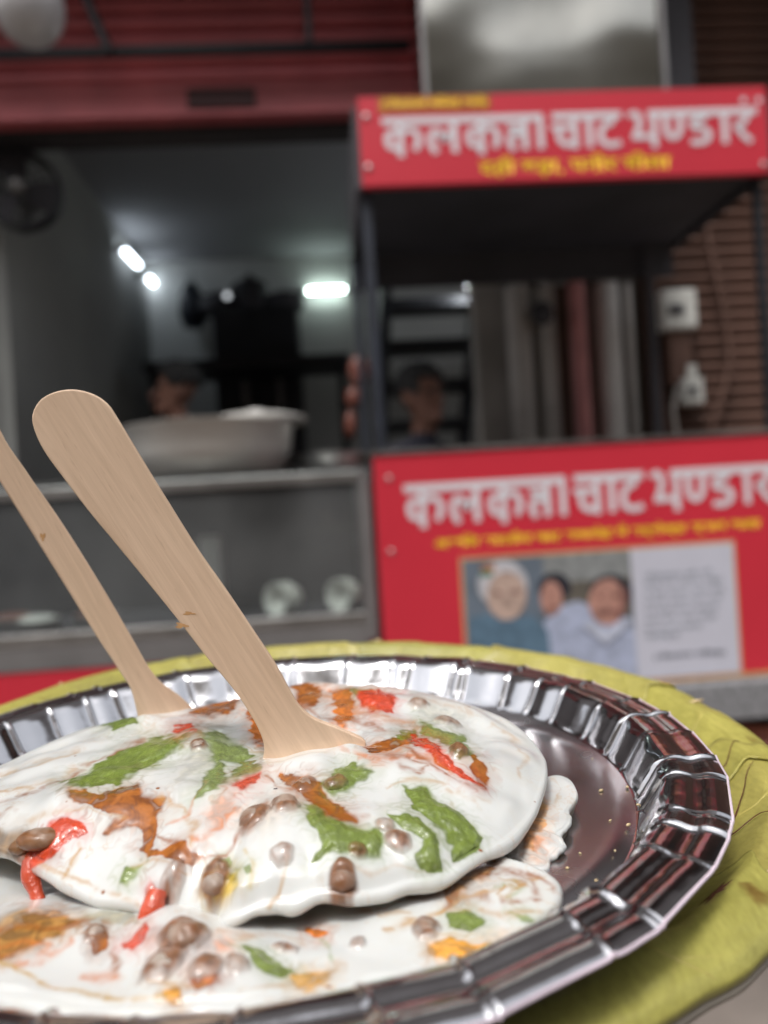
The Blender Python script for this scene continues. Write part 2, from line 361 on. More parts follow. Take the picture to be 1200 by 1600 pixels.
# tube lights
def tube_light(a, b, m, label, off):
    a = Vector(a); b = Vector(b); t = empty('tube_light', (a+b)/2, label, 'lamp', 'lit tube lights in the shop')
    d = (b-a).normalized(); off = Vector(off)
    MB().tube([a+off*.045, b+off*.045], .016, 12).build('tube', m, t, smooth=True)
    MB().tube([a-d*.02+off*.018, b+d*.02+off*.018], .018, 4).build('batten', M['white_plastic'], t)
    for e, s in ((a, -1), (b, 1)): MB().tube([e+off*.045+d*s*.001, e+off*.045+d*s*.022], .02, 10).build('end_cap', M['white_plastic'], t, smooth=True)
tube_light(at_x(180, 388, XL), at_x(206, 415, XL), M['tube'], 'nearer lit bluish white tube light high on the left wall', (1,0,0))
tube_light(at_x(219, 431, XL), at_x(241, 454, XL), M['tube'], 'farther lit bluish white tube light on the left wall near the corner', (1,0,0))
a, b = at(481, 457, YB), at(538, 456, YB)
tube_light(a, Vector((b.x, b.y, a.z)), M['tube_green'], 'lit greenish white tube light on the back wall', (0,-1,0))

# black cabinet, shelf with pots, stairs at the back
a, b = at(330, 482, 5.55), at(474, 640, 5.55)
cab = empty('tall_cabinet', ((a.x+b.x)/2, 5.55, .12), 'tall matt black cabinet standing against the back wall', 'cabinet')
MB().box(a.x, b.x, 5.56, 6.05, .12, a.z).build('body', M['black'], cab, bevel=.01)
xm = (a.x+b.x)/2
for x0, x1 in ((a.x+.02, xm-.006), (xm+.006, b.x-.02)):
    d = MB().box(x0, x1, 5.53, 5.558, 1.55, a.z-.03).build('door', M['black'], cab, bevel=.006)
    hx = x1-.05 if x1 < xm else x0+.03
    MB().box(hx, hx+.018, 5.505, 5.529, 1.35, 2.1).build('handle', M['dark'], d, bevel=.004)
for px in (383, 437):
    h = at(px, 600, 5.5); MB().box(h.x-.02, h.x+.02, 5.50, 5.529, h.z-.16, h.z+.14).build('label_strip', M['alu_grey'], cab)
zt = a.z
for i, (px, s, h, lab) in enumerate(((345,.15,.16,'squat dark cooking pot at the left on top of the black cabinet'),(392,.13,.27,'tallest dark pot in the middle on top of the black cabinet'),(445,.14,.15,'low dark pot at the right on top of the black cabinet'))):
    c = at(px, 480, 5.75); c.z = zt+.001
    p = empty('dark_pot', c, lab, 'pot', 'dark pots on top of the cabinet')
    MB().lathe([(0,0),(s*.8,0),(s,.03),(s,h*.7),(s*.9,h*.78),(s*.96,h*.8)], c, 28).build('body', M['dark'], p, smooth=True)
    MB().lathe([(s*.99,h*.8),(s*.6,h*.9),(.03,h*.95),(.03,h*1.05),(0,h*1.06)], c, 28).build('lid', M['dark'], p, smooth=True)
c = at(355, 462, 5.4)
lm = empty('spot_lamp', c, 'tiny lit spot lamp glinting above the black cabinet', 'lamp')
MB().ball(c, .02).build('bulb', M['led'], lm, smooth=True); MB().tube([c+Vector((0,.035,.0)), c+Vector((0,.25,.12)), Vector((c.x, YB, c.z+.18))], .012, 8).build('arm', M['dark'], lm, smooth=True)
c = at(300, 472, 5.9)
jk = empty('hanging_bag', (c.x, c.y, c.z-.2), 'dark blue bag hanging on the back wall left of the cabinet', 'bag')
MB().lathe([(0,-.2),(.07,-.19),(.10,-.1),(.09,.04),(.05,.12),(.02,.15),(0,.15)], c, 20).build('body', M['navy'], jk, smooth=True)
MB().tube([c+Vector((-.03,0,.12)), c+Vector((0,.06,.26)), c+Vector((.03,0,.12))], .006, 6).build('strap', M['navy'], jk, smooth=True)
a, b = at(235, 580, 5.2), at(545, 572, 5.2)
wt = empty('work_table', ((a.x+b.x)/2, 5.2, .12), 'dark work table along the back of the shop', 'table')
MB().box(a.x, b.x, 5.0, 5.49, a.z-.04, a.z+.02).build('top', M['black'], wt, bevel=.005)
for x in (a.x+.03, b.x-.07):
    for y in (5.02, 5.42): MB().box(x, x+.04, y, y+.04, .12, a.z-.042).build('leg', M['black'], wt)

# iron staircase seen through the stall
st = empty('iron_staircase', at(670, 690, 4.3), 'black iron staircase with open treads behind the stall', 'staircase')
ya, yb = 4.2, 4.9
def stringer(px):
    pts = [at(x, y, Y) for x, y, Y in px]; mb = MB()
    for p_, q_ in zip(pts[:-1], pts[1:]):
        mb.add([p_+Vector((-.03,0,0)), p_+Vector((.03,0,0)), p_+Vector((.03,.14,0)), p_+Vector((-.03,.14,0)), q_+Vector((-.03,0,0)), q_+Vector((.03,0,0)), q_+Vector((.03,.14,0)), q_+Vector((-.03,.14,0))],
               [(0,3,2,1),(4,5,6,7),(0,1,5,4),(1,2,6,5),(2,3,7,6),(3,0,4,7)])
    return mb.build('stringer', M['black'], st)
stringer([(722,760,4.2),(752,395,4.9)]); stringer([(596,760,4.2),(606,395,4.9)])
for py, Y in ((408,4.9),(470,4.76),(535,4.62),(598,4.48),(660,4.34)):
    a, b = at(600, py, Y), at(752-(py-395)*.083, py-4, Y); z = (a.z+b.z)/2
    MB().box(a.x, b.x, Y-.02, Y+.24, z-.045, z+.012).build('tread', M['black'], st, bevel=.004)
c = at(735, 440, 4.6); MB().ball(c, .018, .018, .07).build('bulb', emit('glint_glow', (.9,.95,1), 90), None, smooth=True)  # glint built as a glowing bead, strong enough to light the stairs
tag(bpy.data.objects['bulb.001'] if 'bulb.001' in bpy.data.objects else bpy.data.objects['bulb'], 'small added glow standing for a glint beside the iron staircase', 'bulb').name = 'staircase_glint'

# pipes on the wall between the two shops
def pipe(name, px, w, m, label, Y=YF+.05, z0=.0, z1=3.4, clamps=(1.3, 2.05)):
    c = at(px, 540, Y); r = w/2/FPX*Y; o = empty(name, (c.x, Y, z0), label, 'pipe', 'pipes on the wall behind the stall')
    MB().tube([(c.x, Y, z0), (c.x, Y, z1)], r, 20).build('tube', m, o, smooth=True)
    for z in clamps: MB().tube([(c.x, Y, z), (c.x, Y, z+.03)], r*1.12, 20).build('clamp', M['alu_grey'], o, smooth=True)
pipe('drain_pipe', 812, 38, M['pipe_grey'], 'broad grey pipe leftmost on the wall behind the stall')
pipe('drain_pipe', 856, 30, M['pipe_grey'], 'second grey pipe with a dark valve, left of the pink pipe')
c = at(848, 490, YF-.02); MB().ball(c, .045, .03, .05).build('valve', M['dark'], bpy.data.objects['drain_pipe.001'], smooth=True)
pipe('drain_pipe', 880, 16, M['brown'], 'thin brown pipe directly left of the pink pipe')
pipe('drain_pipe', 905, 26, M['pink'], 'pink painted pipe on the wall behind the stall', Y=YF+.0)
pipe('drain_pipe', 950, 42, M['pipe_white'], 'wide off-white pipe just right of the pink pipe')
pipe('drain_pipe', 986, 12, M['pipe_white'], 'narrow off-white pipe beside the dark stall post')

# electric meter, boxes and cables on the right
yb_ = YF-.05
def bxp(px0, py0, px1, py1, y0, y1):
    a, b = at(px0, py0, y0), at(px1, py1, y0); return MB().box(a.x, b.x, y0, y1, b.z, a.z)
em = empty('electric_meter', at(1062, 512, yb_), 'white electric meter on the brown shutter beside the stall post', 'meter')
bxp(1034, 452, 1092, 512, yb_-.06, yb_+.02).build('case', M['white_plastic'], em, bevel=.012)
bxp(1046, 476, 1070, 490, yb_-.068, yb_-.061).build('window', M['dark'], em)
bxp(1044, 512, 1084, 600, yb_-.03, yb_+.02).build('terminal_box', M['brown'], em, bevel=.006)
sb = empty('switch_box', at(1082, 630, yb_), 'small white switch box low on the brown shutter', 'switch')
bxp(1066, 590, 1102, 630, yb_-.05, yb_+.02).build('case', M['white_plastic'], sb, bevel=.008)
bxp(1074, 570, 1090, 589, yb_-.04, yb_+.01).build('socket', M['white_plastic'], sb, bevel=.006)
bxp(1078, 604, 1090, 616, yb_-.058, yb_-.051).build('switch', M['dark'], sb)
cable([(1100,300),(1108,380),(1128,470),(1140,560),(1128,620),(1108,680)], yb_-.02, .010, 'dark cable curving down the brown shutter right of the meter', M['brown'])
cable([(1060,600),(1052,640),(1060,690)], yb_-.02, .008, 'short pale cable dropping below the meter box', M['pipe_grey'])

# galvanised duct over the stall
a, b = at(660, 40, 2.75), at(1031, 40, 2.75)
du = empty('metal_duct', ((a.x+b.x)/2, 2.75, 2.3), 'shiny galvanised metal duct rising above the stall banner', 'duct')
MB().box(a.x, b.x, 2.75, 3.05, 2.26, 3.48).build('sheet', M['duct'], du, bevel=.006)
for x in (a.x-.012, b.x-.004): MB().box(x, x+.016, 2.735, 2.749, 2.26, 3.48).build('corner_angle', M['alu_grey'], du)
a, b = at(1036, 0, 3.0), at(1088, 130, 3.0)
MB().box(a.x, b.x, 3.0, 3.1, b.z-.1, a.z+.2).build('notice_board', M['dark'], None, bevel=.006)
tag(bpy.data.objects['notice_board'], 'narrow dark board between the metal duct and the brown shutter', 'board')

# ================================================================== THE STALL
def text(body, x0, x1, z0, z1, Y, m, parent, name='lettering', shear=0):
    cu = bpy.data.curves.new(name, 'FONT'); cu.body = body; cu.resolution_u = 3; cu.offset = .03
    o = bpy.data.objects.new(name, cu); COL.objects.link(o); bpy.context.view_layer.update()
    me = bpy.data.meshes.new_from_object(o); COL.objects.unlink(o); bpy.data.objects.remove(o)
    n = len(me.vertices); v = np.empty(n*3, np.float32); me.vertices.foreach_get('co', v); v = v.reshape(-1, 3)
    mn, mx = v.min(0), v.max(0); o0 = org(parent)
    w = np.empty_like(v); w[:, 0] = x0+(v[:, 0]-mn[0])/(mx[0]-mn[0])*(x1-x0)-o0.x; w[:, 2] = z0+(v[:, 1]-mn[1])/(mx[1]-mn[1])*(z1-z0)-o0.z; w[:, 1] = Y-o0.y
    me.vertices.foreach_set('co', w.ravel()); me.materials.clear(); me.update()
    o = link_mesh(name, me, m, parent); ORG[o] = o0; return o
# big hand-cut heading: strokes per letter (x, y in letter heights; headline at y = .9)
ST = .155
WORDS = [
 [(0.0, 3.88, [
   [(.42,.9),(.42,-.08)], [(.42,.60),(.24,.60),(.13,.5),(.12,.34),(.2,.2),(.42,.16)], [(.42,.56),(.62,.66),(.8,.58),(.86,.4),(.82,.22),(.74,.1)],
   [(1.72,.9),(1.72,.0)], [(1.28,.0),(1.16,.22),(1.16,.48),(1.28,.6),(1.4,.5),(1.46,.34),(1.56,.5),(1.72,.6)],
   [(2.36,.9),(2.36,-.08)], [(2.36,.60),(2.2,.60),(2.08,.5),(2.07,.34),(2.14,.2),(2.36,.16)], [(2.36,.56),(2.54,.66),(2.7,.58),(2.76,.4),(2.72,.22),(2.66,.1)],
   [(3.42,.9),(3.42,.02)], [(3.42,.64),(3.0,.64)], [(3.42,.44),(3.16,.44),(3.05,.34),(3.06,.16),(3.16,.02)], [(3.8,.9),(3.8,.02)]])],
 [(4.10, 5.8, [
   [(4.64,.9),(4.64,.0)], [(4.06,.60),(4.64,.60)], [(4.32,.60),(4.25,.42),(4.3,.22),(4.44,.12),(4.64,.2)], [(5.0,.9),(5.0,.02)],
   [(5.55,.9),(5.55,.7),(5.38,.62),(5.28,.44),(5.28,.24),(5.4,.1),(5.58,.08),(5.76,.14)]])],
 [(6.46, 9.2, [
   [(5.98,.84),(6.14,.92),(6.24,.78),(6.22,.52),(6.12,.28)], [(6.04,.27),(6.6,.27)], [(6.6,.9),(6.6,-.04)],
   [(6.9,.9),(6.9,.45),(6.98,.26),(7.12,.24),(7.24,.42),(7.26,.9)],
   [(7.84,.9),(7.84,.72),(7.62,.68),(7.56,.56),(7.66,.46),(7.86,.42),(7.96,.28),(7.88,.12),(7.68,.06),(7.5,.1)],
   [(8.36,.9),(8.36,.02)], [(8.92,.9),(8.92,.72),(8.78,.54),(8.64,.5),(8.74,.36),(8.86,.18),(9.02,.04)]])]]
def heading(x0, x1, z0, z1, Y, parent):
    """one mesh for each word of the heading"""
    sx = (x1-x0)/9.2; sz = (z1-z0)
    for words in WORDS:
        for hx0, hx1, strokes in words:
            mb = MB(); k = 0
            def P(p): return (x0+p[0]*sx, z0+p[1]*sz)
            mb.add([(x0+hx0*sx, Y, z0+.80*sz), (x0+hx1*sx, Y, z0+.80*sz), (x0+hx1*sx, Y, z0+sz), (x0+hx0*sx, Y, z0+sz)], [(0,1,2,3)])
            for s in strokes:
                # resample to a smooth ribbon
                pts = [Vector(p) for p in s]; Q = []
                if len(pts) > 2:
                    for i in range(len(pts)-1):
                        a_, p_, q_, d_ = pts[max(i-1,0)], pts[i], pts[i+1], pts[min(i+2,len(pts)-1)]
                        for j in range(5):
                            t = j/5; Q.append(.5*((2*p_)+(q_-a_)*t+(2*a_-5*p_+4*q_-d_)*t*t+(3*p_-a_-3*q_+d_)*t**3))
                    Q.append(pts[-1])
                else: Q = pts
                k += 1; yy = Y-.00012*k; v = []; f = []
                for i, p in enumerate(Q):
                    t = (Q[min(i+1,len(Q)-1)]-Q[max(i-1,0)]).normalized(); nrm = Vector((-t.y, t.x))*ST*.52
                    ext = Vector((0, 0))
                    for sgn in (1, -1):
                        q = P(p+nrm*sgn); v.append((q[0], yy, q[1]))
                for i in range(len(Q)-1): f.append((2*i, 2*i+1, 2*i+3, 2*i+2))
                mb.add(v, f)
            mb.build('heading_word', M['white'], parent)

# canopy with banner
cx0, cx1 = at(562, 215, YS).x, at(1199, 205, YS).x
cz1 = (at(562, 148, YS).z+at(1199, 141, YS).z)/2; cz0 = (at(566, 285, YS).z+at(1199, 276, YS).z)/2
YSB = 2.86
stall = empty('food_stall', ((cx0+cx1)/2, YS, 0), 'food stall with dark canopy on posts and red signs with white lettering', 'stall')
MB().box(cx0+.004, cx1-.004, YS+.03, YSB, cz0+.02, cz0+.05).build('canopy_roof', mat('canopy_sheet', (.030,.029,.036), .7, var=.4, scale=3), stall)
MB().box(cx0-.016, cx0, YS+.01, YSB, cz0, cz1-.02).build('side_skirt', M['dark'], stall)
MB().box(cx1, cx1+.016, YS+.01, YSB, cz0, cz1-.02).build('side_skirt', M['dark'], stall)
MB().box(cx0, cx1, YSB+.001, YSB+.02, cz0-.10, cz1-.05).build('back_skirt', M['dark'], stall)
ban = MB().box(cx0, cx1, YS-.004, YS+.024, cz0, cz1).build('banner', M['red'], stall)
yt = YS-.0045
x0, x1 = at(597, 210, YS).x, at(1183, 205, YS).x; z1 = (at(600, 182, YS).z+at(1180, 172, YS).z)/2; z0 = (at(640, 236, YS).z+at(1175, 230, YS).z)/2
heading(x0, x1, z0, z1, yt-.001, ban)
a, b = at(590, 151, YS), at(766, 172, YS)
MB().box(a.x, b.x, yt-.0012, yt-.0002, b.z, a.z-.004).build('orange_band', M['orange_band'], ban)
text('(सीताराम मिठाई वाले)', a.x+.01, b.x-.01, b.z+.004, a.z-.007, yt-.0022, M['yellow'], ban)
a, b = at(748, 244, YS), at(1048, 274, YS)
text('दही बड़ा, पनीर चीला', a.x, b.x, (at(748,276,YS).z+b.z)/2, (a.z+at(1048,240,YS).z)/2, yt-.0012, M['yellow'], ban)
for px in (1160, 1184):
    c = at(px, 158, YS); MB().lathe([(0,0),(.009,0)], (c.x, yt-.001, c.z), 16, (0,-1,0)).build('phone_mark', M['white'], ban)
for px, py in ((572,184),(576,263),(1192,258)):
    c = at(px, py, YS); MB().lathe([(.009,0),(.009,.003),(.005,.005),(0,.005)], (c.x, yt, c.z), 14, (0,-1,0)).build('eyelet', M['alu'], ban, smooth=True)
# posts
lz1 = cz0-.006
for px, Y, w, m in ((583,YS+.05,.030,M['navy']),(560,YSB-.05,.026,M['navy']),(1194,YS+.05,.024,M['black']),(1018,YSB-.03,.030,M['dark'])):
    c = at(px, 500, Y); MB().box(c.x-w/2, c.x+w/2, Y-w/2, Y+w/2, 0.0, lz1).build('post', m, stall, bevel=.003)
# lower sign panel
sx0 = at(591, 850, YS).x; sx1 = sx0+1.32
sz1 = (at(588, 708, YS).z+at(1199, 681, YS).z)/2; sz0 = (at(1150, 1054, YS).z+at(860, 1070, YS).z)/2
sign = MB().box(sx0, sx1, YS-.006, YS+.02, sz0, sz1).build('sign_panel', M['red'], stall, bevel=.002)
MB().box(sx0-.004, sx1, YS-.012, YS+.03, sz1+.001, sz1+.012).build('top_edge', M['alu'], stall)
MB().box(sx0, sx1, YS-.010, YS+.02, sz0-.010, sz0-.001).build('bottom_edge', M['cream'], stall)
yt = YS-.0065
x0 = at(632, 790, YS).x; x1 = x0+(at(1190, 760, YS).x-x0)*1.05
z1 = (at(632, 756, YS).z+at(1190, 727, YS).z)/2; z0 = (at(660, 818, YS).z+at(1170, 790, YS).z)/2
heading(x0, x1, z0, z1, yt-.001, sign)
text('अखिल भारतीय चाट समारोह में सर्वोच्च स्थान वाला', at(678,850,YS).x, at(1186,818,YS).x, (at(678,860,YS).z+at(1186,832,YS).z)/2, (at(678,836,YS).z+at(1186,808,YS).z)/2, yt-.001, M['yellow'], sign)
# printed picture with three men and a text field
ax0, ax1 = at(722, 960, YS).x, at(1152, 950, YS).x; az1 = (at(724, 872, YS).z+at(1148, 842, YS).z)/2; az0 = (at(1156, 1052, YS).z)
MB().box(ax0, ax1, yt-.0012, yt-.0002, az0+.004, az1).build('picture_border', M['cream'], sign)
bw = .008; xm_ = at(988, 950, YS).x
pic = MB().box(ax0+bw, xm_, yt-.0022, yt-.0014, az0+.006, az1-bw).build('picture', mat('print_background', (.13,.16,.20), .5, var=.5, scale=5), sign)
MB().box(xm_, ax1-bw*.8, yt-.0023, yt-.0015, az0+.006, az1-bw).build('text_field', M['paper'], sign)
def pblob(pts, layer, m, name):
    w = [at(x, y, YS) for x, y in pts]; mn = az0+.007
    zz = yt-.0024-.0003*layer
    return MB().add([(min(max(p.x, ax0+bw), xm_), zz, max(min(p.z, az1-bw), mn)) for p in w], [tuple(range(len(w)))]).build(name, m, sign)
def ell(cx, cy, rx, ry, n=28): return [(cx+rx*math.cos(2*math.pi*k/n), cy+ry*math.sin(2*math.pi*k/n)) for k in range(n)]
pr = lambda n, c: mat(n, c, .5, var=.22, scale=42)
pblob([(845,866),(985,852),(988,905),(850,915)], 0, pr('print_grey_wall', (.24,.25,.25)), 'printed_wall')
pblob([(850,912),(985,900),(985,960),(850,960)], 1, pr('print_olive', (.13,.115,.095)), 'printed_wall')
S1 = pr('print_pale_skin', (.50,.36,.30)); S2 = pr('print_skin', (.46,.24,.19)); WH = pr('print_white_hair', (.52,.51,.54)); BL = pr('print_blue_grey', (.10,.17,.24)); LB = pr('print_pale_blue', (.40,.44,.58)); BK = pr('print_black_hair', (.02,.02,.03))
pblob([(838,1040),(850,970),(870,948),(900,938),(935,950),(950,1100),(838,1100)], 2, LB, 'printed_man')
pblob(ell(865,918,26,24), 3, BK, 'printed_hair'); pblob(ell(860,934,17,27), 4, S2, 'printed_face')
pblob([(862,1100),(880,990),(905,972),(930,960),(985,965),(1000,1000),(1000,1100)], 5, LB, 'printed_man')
pblob(ell(952,925,34,28), 6, BK, 'printed_hair'); pblob(ell(947,940,29,36), 7, S2, 'printed_face')
pblob([(728,1100),(732,965),(760,958),(790,968),(830,960),(855,985),(866,1100)], 8, BL, 'printed_man')
pblob(ell(784,912,39,37), 9, WH, 'printed_hair'); pblob(ell(790,930,31,38), 10, S1, 'printed_face')
SH = pr('print_shadow', (.26,.12,.10)); pblob([(930,952),(966,950),(962,958),(934,960)], 14, SH, 'printed_moustache'); pblob(ell(934,932,5,3), 15, SH, 'printed_eye'); pblob(ell(960,930,5,3), 16, SH, 'printed_eye')
pblob([(965,912),(978,925),(974,955),(960,972),(968,940)], 17, SH, 'printed_shade'); pblob(ell(855,930,3,2), 18, SH, 'printed_eye'); pblob([(852,948),(870,946),(868,951),(853,952)], 19, SH, 'printed_moustache')
pblob(ell(776,926,6,2.5), 20, SH, 'printed_eye'); pblob(ell(803,924,6,2.5), 21, SH, 'printed_eye'); pblob([(786,928),(794,928),(797,942),(784,942)], 22, pr('print_nose', (.42,.30,.25)), 'printed_nose'); pblob([(905,975),(945,1005),(985,968),(978,962),(945,985),(918,968)], 23, pr('print_collar', (.52,.55,.66)), 'printed_collar')
pblob([(750,884),(772,882),(772,890),(752,892)], 12, pr('print_orange', (.5,.2,.08)), 'printed_mark')
pblob([(748,893),(768,891),(768,899),(750,901)], 13, pr('print_green', (.08,.22,.14)), 'printed_mark')
lines = ['सीताराम जी की', 'चाट का स्वाद बहुत', 'पसंद आया और यह', 'सबसे अलग है सभी', 'को यहाँ आना चाहिए', 'और एक बार जरूर', 'चखना चाहिए', 'सादर']
for i, t in enumerate(lines):
    py = 897+i*14; ww = (1112, 1128, 1130, 1126, 1120, 1118, 1095, 1060)[i]
    a, b = at(1004, py+2, YS), at(ww, py-4, YS); zc = (a.z+b.z)/2
    text(t, a.x, b.x, zc-.009, zc+.009, yt-.0030, M['greyink'], sign, 'small_print')
a, b = at(1020, 1026, YS), at(1130, 1018, YS); zc = (a.z+b.z)/2
text('(सीताराम मिठाई)', a.x, b.x, zc-.011, zc+.011, yt-.0030, pr('print_dark_grey', (.10,.11,.14)), sign, 'small_print')
for px, py in ((608,748),(611,862)):
    c = at(px, py, YS); MB().lathe([(.008,0),(.008,.002),(.004,.004),(0,.004)], (c.x, yt, c.z), 14, (0,-1,0)).build('screw', M['alu'], sign, smooth=True)
# cart body behind the sign, worktop, legs
MB().box(sx0+.01, sx1-.01, YS+.022, YSB, sz1-.05, sz1-.012).build('worktop', M['steel'], stall, bevel=.003)
MB().box(sx0+.01, sx0+.03, YS+.022, YSB, sz0+.01, sz1-.052).build('side_panel', M['maroon'], stall)
MB().box(sx0+.032, sx1-.012, YSB-.02, YSB, sz0+.01, sz1-.052).build('back_panel', M['dark'], stall)
MB().box(sx0+.012, sx1-.012, YS+.022, YSB, sz0-.008, sz0+.008).build('floor_panel', M['dark'], stall)
# stone step and things under the stall at the right
a, b = at(1040, 1072, YS-.02), at(1200, 1118, YS-.02)
sp = empty('stone_step', (a.x, YS, 0), 'speckled grey stone ledge under the red sign at the right', 'ledge')
MB().box(sx0+.2, sx1+.3, YS-.05, YSB, b.z, sz0-.014).build('slab', M['stone'], sp, bevel=.008)
MB().box(sx0+.25, sx1+.25, YS+.25, YSB-.05, 0, b.z-.001).build('support', M['dark'], sp)
c = at(1185, 1215, YS+.10)
pt = empty('clay_pot', (c.x, c.y, 0), 'reddish brown clay pot standing under the stone ledge', 'pot')
zp = at(1170, 1130, YS+.02).z
MB().lathe([(0,0),(.12,0),(.19,zp*.35),(.20,zp*.55),(.15,zp*.82),(.10,zp*.88),(.11,zp*.95),(.125,zp)], (c.x, c.y, 0), 32).build('body', M['pot'], pt, smooth=True)
MB().lathe([(0,zp-.02),(.10,zp-.02)], (c.x, c.y, 0), 24).build('contents', M['black'], pt)
# steam table pots on the cart behind the sign are hidden; a strip of packets hangs by the post
c = at(558, 555, 2.95)
hp = empty('packet_strip', (c.x, 2.95, at(552,692,2.95).z), 'strip of orange brown packets hanging beside the dark blue stall post', 'packets')
for i, (px, py, w, h) in enumerate(((562,580,38,52),(552,622,26,34),(548,664,22,44))):
    a = at(px-w/2, py-h/2, 2.95); b = at(px+w/2, py+h/2, 2.95); c = (a+b)/2
    MB().ball(c, abs(b.x-a.x)/2, .025, abs(a.z-b.z)/2, 16, 10).build('packet', M['packet'], hp, smooth=True)
MB().tube([at(563,400,2.95), at(562,560,2.95), at(549,664,2.95)], .004, 6).build('string', M['dark'], hp)

# ================================================================== GLASS COUNTER
YCN = 2.22
kx0, kx1 = -1.9, at(584, 880, YCN).x
kt = (at(60, 758, YCN).z+at(575, 737, YCN).z)/2; kb = (at(10, 1005, YCN).z+at(570, 958, YCN).z)/2
kb2 = (at(5, 1040, YCN).z+at(590, 1000, YCN).z)/2
ctr = empty('display_counter', ((kx0+kx1)/2, YCN, 0), 'glass fronted aluminium display counter left of the red sign', 'counter')
D = .55
MB().box(kx0, kx1, YCN-.012, YCN+D, kt, kt+.014).build('top_sheet', M['glass'], ctr)
MB().box(kx0, kx1-.031, YCN-.006, YCN+.02, kt-.032, kt-.001).build('top_rail', M['alu'], ctr, bevel=.003)
MB().box(kx1-.030, kx1, YCN-.006, YCN+.02, kb2, kt-.001).build('corner_post', M['alu_grey'], ctr, bevel=.003)
MB().box(kx1-.030, kx1, YCN+D-.03, YCN+D, kb2, kt-.001).build('corner_post', M['alu_grey'], ctr, bevel=.003)
MB().box(kx0, kx1-.031, YCN-.004, YCN+.02, kb-.022, kb+.012).build('bottom_rail', M['alu'], ctr, bevel=.003)
MB().box(kx0, kx1-.031, YCN-.002, YCN+.02, kb2-.02, kb-.023).build('base_panel', M['alu_grey'], ctr)
MB().box(kx0, kx1-.031, YCN+.005, YCN+.010, kb+.0125, kt-.033).build('glass_pane', M['glass'], ctr)
MB().box(kx0, kx1-.031, YCN+.021, YCN+D-.03, kb-.012, kb+.004).build('shelf', M['dark'], ctr)
MB().box(kx0, kx1-.031, YCN+D-.02, YCN+D-.005, kb2, kt-.001).build('back_panel', M['black'], ctr)
MB().box(kx0, kx1-.002, YCN+.002, YCN+D, .02, kb2-.022).build('lower_front', M['red'], ctr)
zsh = kb+.0045
def lying_bowls(px, py, n, lab, Y=YCN+.085):
    c = at(px, py, Y); r = .05; c.z = zsh+r; o = empty('bowl_stack', (c.x, Y, zsh), lab, 'bowls', 'white foam bowls in the counter')
    axd = Vector((-.8, -.9, .05)).normalized()
    for k in range(n):
        MB().lathe([(r,0),(r*1.0,-.002),(r*.72,-.034),(0,-.036),(0,-.033),(r*.68,-.031),(r*.94,0),(r,0)], c-axd*.012*k, 28, axd).build('bowl', M['foam'], o, smooth=True)
lying_bowls(528, 930, 4, 'rightmost stack of white foam bowls lying behind the counter glass')
lying_bowls(430, 940, 5, 'stack of white foam bowls lying left of the rightmost stack in the counter')
a, b = at(310, 845, YCN+.3), at(346, 905, YCN+.3)
wb = empty('white_box', ((a.x+b.x)/2, YCN+.3, zsh), 'upright white carton standing inside the glass counter', 'box')
MB().box(a.x, b.x, YCN+.3, YCN+.38, zsh, a.z).build('carton', M['white_plastic'], wb, bevel=.004)
MB().box(a.x+.002, b.x-.002, YCN+.302, YCN+.378, a.z+.0005, a.z+.012).build('lid', M['foam'], wb, bevel=.003)
for i, (px, lab) in enumerate(((60,'low steel dish at the left in the counter'),(150,'steel dish between the two fork handles in the counter'),(20,'leftmost small steel dish in the counter'))):
    c = at(px, 980, YCN+.12+.05*i); c.z = zsh
    o = empty('steel_dish', c, lab, 'dish', 'steel dishes in the counter')
    MB().lathe([(0,0),(.05,0),(.066,.035),(.07,.036),(.066,.038),(.05,.004),(0,.004)], c, 28).build('dish', M['steel'], o, smooth=True)
    MB().lathe([(.064,.030),(.04,.045),(0,.05)], c, 24).build('filling', M['pot'] if i else M['foam'], o, smooth=True)
# big basin and pots on the counter
zk = kt+.0145
c = at(330, 720, YCN+.25); c.z = zk; rx = (at(470,700,YCN+.25).x-at(205,700,YCN+.25).x)/2; hz = at(330,672,YCN+.25).z-zk
bs_ = empty('steel_basin', c, 'wide shallow steel basin on the glass counter', 'basin')
MB().lathe([(0,.002),(rx*.82,.002),(rx*.95,hz*.5),(rx,hz),(rx*1.04,hz+.006),(rx*1.0,hz+.008),(rx*.93,hz*.5),(rx*.8,.012),(0,.012)], c, 48).build('basin', M['enamel'], bs_, smooth=True)
MB().lathe([(rx*.95,hz*.8),(rx*.6,hz*.95),(0,hz*1.0)], c, 40).build('contents', M['foam'], bs_, smooth=True)
c2 = Vector((at(400,660,YCN+.25).x, YCN+.25, zk+hz+.009))
ld = empty('domed_cover', c2, 'domed steel cover lying on top of the wide basin', 'cover')
MB().lathe([(rx*.60,0),(rx*.63,.012),(rx*.60,.016),(rx*.40,.030),(rx*.12,.036),(0,.036)], c2, 40).build('dome', M['enamel'], ld, smooth=True)
MB().tube([c2+Vector((-.03,0,.034)), c2+Vector((-.02,0,.046)), c2+Vector((.02,0,.046)), c2+Vector((.03,0,.034))], .004, 8).build('handle', M['alu'], ld, smooth=True)
c = at(520, 715, YCN+.3); c.z = zk
pn = empty('steel_pan', c, 'low steel pan beside the basin near the counter corner', 'pan')
MB().lathe([(0,.002),(.11,.002),(.125,.035),(.14,.05),(.143,.052),(.138,.053),(.12,.035),(.1,.01),(0,.01)], c, 36).build('pan', M['steel'], pn, smooth=True)
MB().tube([c+Vector((-.14,0,.045)), c+Vector((-.19,0,.06)), c+Vector((-.19,.06,.06)), c+Vector((-.14,.05,.045))], .006, 8).build('handle', M['steel'], pn, smooth=True)

